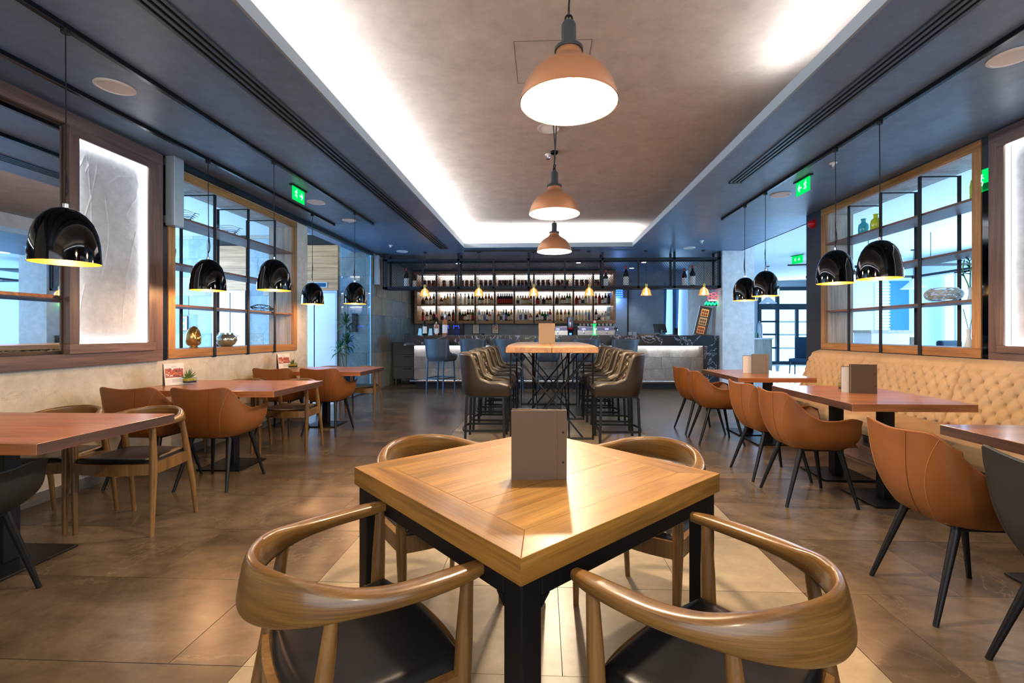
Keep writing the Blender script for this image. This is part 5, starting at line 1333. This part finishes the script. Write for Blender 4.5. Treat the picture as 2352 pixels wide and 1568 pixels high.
for a, c_ in SEC:
    b, py, pz = tuft(c_, a, .43, 1.0); sb = b.build('seat_back', VELVET, bq, smooth=75)
    n = MB()
    for i in range(int(c_ / py) - 1, int(a / py) + 2):
        for j in range(2, 14):
            z = j * pz / 2; y = (i + (.5 if j % 2 else 0)) * py
            if .46 < z < .91 and c_ + .02 < y < a - .02: n.sphere((3.40 + (z - .43) * .32 - .002, y, z), .008, 6, 4)
    n.build('buttons', VELVET, sb, smooth=60)['kind'] = 'stuff'
    def cush(u, v):
        # cross section over v: front face bottom -> top -> back
        y = c_ + (a - c_) * u
        prof = [(2.90, .30), (2.872, .34), (2.862, .39), (2.872, .425), (2.905, .447), (2.98, .458), (3.2, .46), (3.45, .455)]
        q = v * (len(prof) - 1); k = min(len(prof) - 2, int(q)); f = q - k
        e = min(u, 1 - u) * (a - c_); pinch = (1 - sst(0, .03, e)) * .02
        x = prof[k][0] + (prof[k + 1][0] - prof[k][0]) * f; z = prof[k][1] + (prof[k + 1][1] - prof[k][1]) * f
        return (x + pinch * (1 if x < 2.95 else 0), y, z - pinch * (1 if z > .42 else 0))
    MB().grid(cush, 40, 28).build('seat_cushion', VELVET, bq, smooth=70)
MB().box(3.42, 1.63, .0, XR - .005, 6.32, .43).box(3.62, 1.63, .43, XR - .005, 6.32, .985).build('back_frame', VELVET, bq, bevel=.01)
MB().box(2.98, 1.63, .0, 3.42, 6.30, .40).build('plinth', WALNUTY, bq)
for k, (a, c_) in enumerate(SEC): MB().box(2.965, c_ + .01, .03, 2.98, a - .01, .30).build('plinth_panel', WALNUTY, bq, bevel=.002)
t = thing('double_socket', 'dark double power socket in the walnut plinth under the banquette', 'socket', (2.965, 4.36, .235))
MB().box(-.012, -.075, -.05, 0, .075, .05).build('plate', plain('socket_bronze', '#3a3430', .4), t, bevel=.003)
for s in (-1, 1): MB().box(-.015, s * .035 - .022, -.024, -.012, s * .035 + .022, .024).build('outlet', BLACKP, t)

# ------------------------------------------------------------------ on the tables
def succulent(label, loc, seed, big=1.0):
    R = random.Random(seed); t = thing('succulent', label, 'plant', loc, R.uniform(-.3, .3), 'succulents in glass pots')
    w = .042
    MB().box(-w, -w, .016, w, w, .032).build('soil', SOIL, t); MB().box(-w, -w, .032, w, w, .054).build('gravel', YELLOW, t, bevel=.004)
    g = MB(); e = w + .004
    g.box(-e, -e, 0, e, e, .015)
    for a in ((-e, -e, e, -w), (-e, w, e, e), (-e, -w, -w, w), (w, -w, e, w)): g.box(a[0], a[1], .015, a[2], a[3], .062)
    g.build('glass_pot', PANE, t)
    for k in range(15):
        a = 2.4 * k + seed; el = R.uniform(.35, 1.35) if k > 3 else R.uniform(1.2, 1.5); Ln = R.uniform(.045, .075) * big
        d = Vector((math.cos(a) * math.cos(el), math.sin(a) * math.cos(el), math.sin(el))); p = Vector((0, 0, .05))
        MB().tube([p, p + d * Ln * .4 + Vector((0, 0, .001)), p + d * Ln * .8 + Vector((0, 0, .004)), p + d * Ln + Vector((0, 0, .009))], [.006, .007, .0035, .0005], 6).build('leaf', LEAF2, t, smooth=60)
succulent('spiky succulent with yellow gravel in glass pot on the middle wall table', (-3.235, 4.12, .75), 1, 1.25)
succulent('spiky succulent in glass pot on the farthest wall table', (-3.31, 6.04, .75), 2)
succulent('succulent with yellow gravel behind the menu on the middle banquette table', (2.44, 3.85, .75), 3)
succulent('succulent half hidden by the menu on the far banquette tables', (2.47, 5.70, .75), 4)
def tent_card(label, loc, rz):
    t = thing('photo_card', label, 'menu card', loc, rz, 'photo cards on the wall tables')
    # dark wedge holder with the card leaning on it; card faces local -Y
    MB().add([(-.07, .085, 0), (.07, .085, 0), (.07, .012, 0), (-.07, .012, 0), (-.07, .085, .19), (.07, .085, .19), (.07, .048, .19), (-.07, .048, .19)], [(3, 2, 1, 0), (4, 5, 6, 7), (0, 1, 5, 4), (1, 2, 6, 5), (2, 3, 7, 6), (3, 0, 4, 7)]).build('holder', plain('holder_dark', '#3a2c24', .5), t)
    M_ = Matrix.Translation((0, 0, 0)) @ Matrix.Rotation(-.24, 4, 'X')
    cd = MB().box(-.075, -.002, .002, .075, .001, .20).xf(M_).build('card', PAPER, t)
    R = random.Random(4); cols = ('#b0503a', '#d09060', '#e8d8c8', '#8a5a7a', '#5a4a50', '#c86a48')
    for k, cc in enumerate(cols):
        b = MB(); m = plain('card_print_%d' % k, cc, .6)
        for q in range(9):
            x = -.066 + R.random() * .115; z = .075 + R.random() * .07; b.box(x, -.0032 - k * .0001, z, x + R.uniform(.008, .02), -.002, z + R.uniform(.006, .016))
        if k == 0: b.box(-.068, -.0028, .072, .068, -.002, .152)
        b.xf(M_).build('photo_print', m, cd)
    b = MB()
    for k in range(4): b.box(-.02, -.0028, .03 + k * .008, .06 - (k % 2) * .012, -.002, .033 + k * .008)
    b.box(-.02, -.0028, .17, .02, -.002, .173).box(-.05, -.0028, .16, .05, -.002, .1615).xf(M_).build('text_print', INK, cd)
tent_card('white photo menu card leaning on dark holder on the middle wall table', (-3.285, 4.03, .75), .98)
tent_card('white photo menu card leaning on dark holder on the farthest wall table', (-3.37, 5.95, .75), .92)
menu('table_menu', 'grey brown board menu standing on the middle banquette table', (2.485, 3.72, .75), -.12, .185, .225, MENU, .02)
menu('table_menu', 'grey board menu standing on the far banquette tables', (2.50, 5.47, .75), -.05, .185, .225, plain('menu_board_grey', '#7d766f', .6), .02)
for x, y, l in ((2.45, 3.78, 'middle banquette table'), (2.43, 5.55, 'far banquette tables')):
    t = thing('menu_card', 'thin paper card folder standing behind the menu on the ' + l, 'menu card', (x, y, .75), -.1)
    MB().box(-.09, 0, 0, .04, .004, .20).build('cover', PAPER, t); MB().box(-.09, .006, 0, .04, .012, .205).build('back_board', plain('card_dark', '#4a3a30', .6), t)

# ------------------------------------------------------------------ lobby and lift hall furnishings
def dracaena(label, loc, seed, heads, h, sc=1.0):
    R = random.Random(seed); t = thing('potted_dracaena', label, 'plant', loc)
    MB().lathe([(.15, 0), (.20, .5), (.21, .52), (.18, .52), (.17, .46), (.001, .46)], 28, cap=(True, False)).build('planter', POT, t, smooth=35)
    for hd, (dx, dy, hz, r) in enumerate(heads):
        st = MB().tube(spline([(dx * .2, dy * .2, .44), (dx * .6, dy * .6, .44 + (hz - .44) * .5), (dx, dy, hz)], 4), .014, 8).build('stem', plain('stem_tan', '#7a7050', .7), t)
        b = MB()
        for k in range(34):
            a = 2.4 * k; el = 1.35 - 1.9 * (k / 34); Ln = r * R.uniform(.8, 1.1); p = Vector((dx, dy, hz - .07 + .10 * (1 - k / 34)))
            d = Vector((math.cos(a) * math.cos(el), math.sin(a) * math.cos(el), math.sin(el))); sd = Vector((-math.sin(a), math.cos(a), 0)) * .018 * sc
            m1 = p + d * Ln * .45 + Vector((0, 0, .02)); m2 = p + d * Ln * .8; e = p + d * Ln + Vector((0, 0, -.05))
            b.add([p - sd * .5, p + sd * .5, m1 + sd, m1 - sd, m2 + sd * .8, m2 - sd * .8, e], [(0, 1, 2, 3), (3, 2, 4, 5), (5, 4, 6)])
        b.build('foliage', LEAF, st)
dracaena('tall potted dracaena with two leafy heads before the blue lit slate', (-3.95, 9.15, 0), 1, ((.02, 0, 1.42, .24), (.05, -.02, 1.02, .26), (-.10, .03, .88, .24)), 1.5)
dracaena('potted dracaena half hidden by the pale column end before the lift doors', (-4.98, 9.0, 0), 2, ((-.0, 0, 1.35, .26), (.02, 0, .92, .24)), 1.5)
t = thing('wall_phone', 'dark intercom panel on the blue lit slate above the plant', 'panel', (-3.93, 9.578, 1.36))
MB().box(-.05, -.03, -.12, .05, 0, .26).build('box', BLACKP, t); MB().tube([(-.09, -.02, -.14), (-.11, -.05, .0), (-.05, -.04, .06)], .018, 8).build('handset', BLACKP, t)
t = thing('framed_sign', 'small framed pictogram notice on the slate seen through the shelf window', 'notice', (-7.62, 9.578, 1.42))
MB().box(-.09, -.015, -.16, .09, 0, .16).build('frame', BLACKP, t); MB().box(-.075, -.018, -.145, .075, -.015, .145).build('paper', PAPER, t)
MB().box(-.05, -.02, .02, .05, -.018, .12).box(-.04, -.02, -.11, .04, -.018, -.02).build('pictogram', INK, t)
# lobby
t = thing('service_counter', 'grey wood service counter in the lobby beyond the pale column', 'counter', (7.0, 14.6, 0))
MB().box(-.75, 0, 0, .02, .6, 1.02).build('body', GREYOAK, t); MB().box(-.78, -.03, 1.02, .03, .62, 1.06).build('top', WHITELAC, t)
t = thing('coffee_station', 'small steel coffee urn and cups on the lobby service counter', 'urn', (6.75, 14.85, 1.06))
MB().lathe([(.09, 0), (.09, .4), (.06, .46), (.02, .48), (.02, .52), (.001, .53)], 16).build('urn', STEEL, t, smooth=40); MB().box(-.45, -.12, 0, -.12, .12, .16).build('crate', plain('crate_teal', '#7fa08e', .6), t); MB().tube([(0, -.09, .1), (0, -.16, .1), (0, -.17, .05)], .012, 6).build('tap', CHROME, t)
def white_pendant(label, loc, H):
    t = thing('white_pendant', label, 'pendant lamp', loc, 0, 'white pendants in the lobby')
    MB().lathe([(.03, .24), (.05, .2), (.08, .16), (.2, .04), (.25, 0), (.244, 0), (.19, .04), (.03, .2)], 26, cap=(False, False)).build('shade', WHITELAC, t, smooth=50); MB().lathe([(.03, .2), (.028, .3), (.01, .32)], 12).tube([(0, 0, .3), (0, 0, H)], .005, 6).lathe([(.05, H - .02), (.05, H)], 14).build('cord', CORD, t); MB().sphere((0, 0, .05), .05, 12, 8).build('bulb', plain('bulb_off', '#fff4e0', .3, 0, 0, '#ffe8c0', 2), t, smooth=60)
white_pendant('white enamel pendant in the lobby before the glazed entrance', (6.75, 14.3, 2.10), 1.12)
white_pendant('white enamel pendant in the lobby seen through the shelf window', (8.9, 11.6, 2.28), .94)
t = thing('lobby_counter', 'pale grey reception counter seen through the shelf window above the banquette', 'counter', (6.15, 9.0, 0))
MB().box(0, 0, 0, .86, .5, 1.22).build('body', WHITELAC, t); MB().box(-.03, -.03, 1.22, .89, .53, 1.27).build('top', GREYOAK, t); MB().box(.70, -.012, .3, .78, 0, 1.14).build('niche', plain('niche_brown', '#6a5a4c', .6), t)
t = thing('buffet_ledge', 'white ledge along the lobby windows seen low through the shelf window', 'ledge', (9.5, 7.5, 0)); MB().box(-.1, -1.5, .96, .35, 3.2, 1.0).build('top', WHITELAC, t)
for y in (-1.2, .8, 2.9): MB().box(.0, y, 0, .2, y + .06, .96).build('support', WHITELAC, t)
nc = None
for x, y, r, l in ((6.25, 7.75, .3, 'navy upholstered lobby chair seen through the shelf window, farther one'), (6.25, 7.05, .1, 'navy upholstered lobby chair seen through the shelf window, nearer one'), (7.25, 13.4, 2.4, 'navy upholstered lobby chair by the dark wall end before the entrance')):
    if nc is None:
        nc = thing('lobby_chair', l, 'chair', (x, y, 0), r, 'navy chairs in the lobby')
        MB().box(-.26, -.24, .40, .26, .26, .50).build('seat', NAVY, nc, bevel=.03); MB().box(-.22, -.28, .46, .22, -.18, 1.10).build('backrest', NAVY, nc, bevel=.03)
        for sx in (-1, 1):
            MB().tube([(sx * .22, .22, .42), (sx * .24, .26, 0)], .016, 8).build('leg', DOORF, nc); MB().tube([(sx * .22, -.22, .42), (sx * .24, -.28, 0)], .016, 8).build('leg', DOORF, nc)
    else: dup(nc, (x, y, 0), r, l)
t = thing('hanging_rail', 'black rail frame hung from the lobby ceiling seen through the shelf window', 'rail', (7.7, 9.6, 2.55))
MB().box(-1.3, -.02, 0, 1.3, .02, .05).box(-1.3, 2.0, 0, 1.3, 2.04, .05).box(-1.3, 0, 0, -1.26, 2.0, .05).box(1.26, 0, 0, 1.3, 2.0, .05).build('frame', IRON, t)
for x in (-1.2, 0, 1.2): MB().tube([(x, 0, .05), (x, 0, .67)], .006, 6).build('hanger', IRON, t)
for i, (x, y) in enumerate(((6.2, 11.0), (5.6, 13.2), (6.9, 15.8))):
    t = thing('downlight', 'round lit downlight in the white lobby ceiling, %s from the dark soffit' % ORD[i], 'downlight', (x, y, 3.22), 0, 'lobby downlights')
    MB().lathe([(.12, 0), (.12, -.01), (.1, -.01), (.1, 0)], 20).build('rim', WHITEP, t); MB().lathe([(.1, -.008), (.1, -.004)], 20).build('lens', DOWN, t)
t = thing('ceiling_fin', 'dark triangular panel hung under the lobby ceiling by the dark wall end', 'panel', (6.6, 12.0, 2.9)); MB().prism([(-.45, 0), (.9, -.3), (.9, .6)], 0, .04).build('panel', IRON, t); MB().tube([(.5, .1, .04), (.5, .1, .32)], .01, 6).build('hanger', IRON, t)
"""end"""
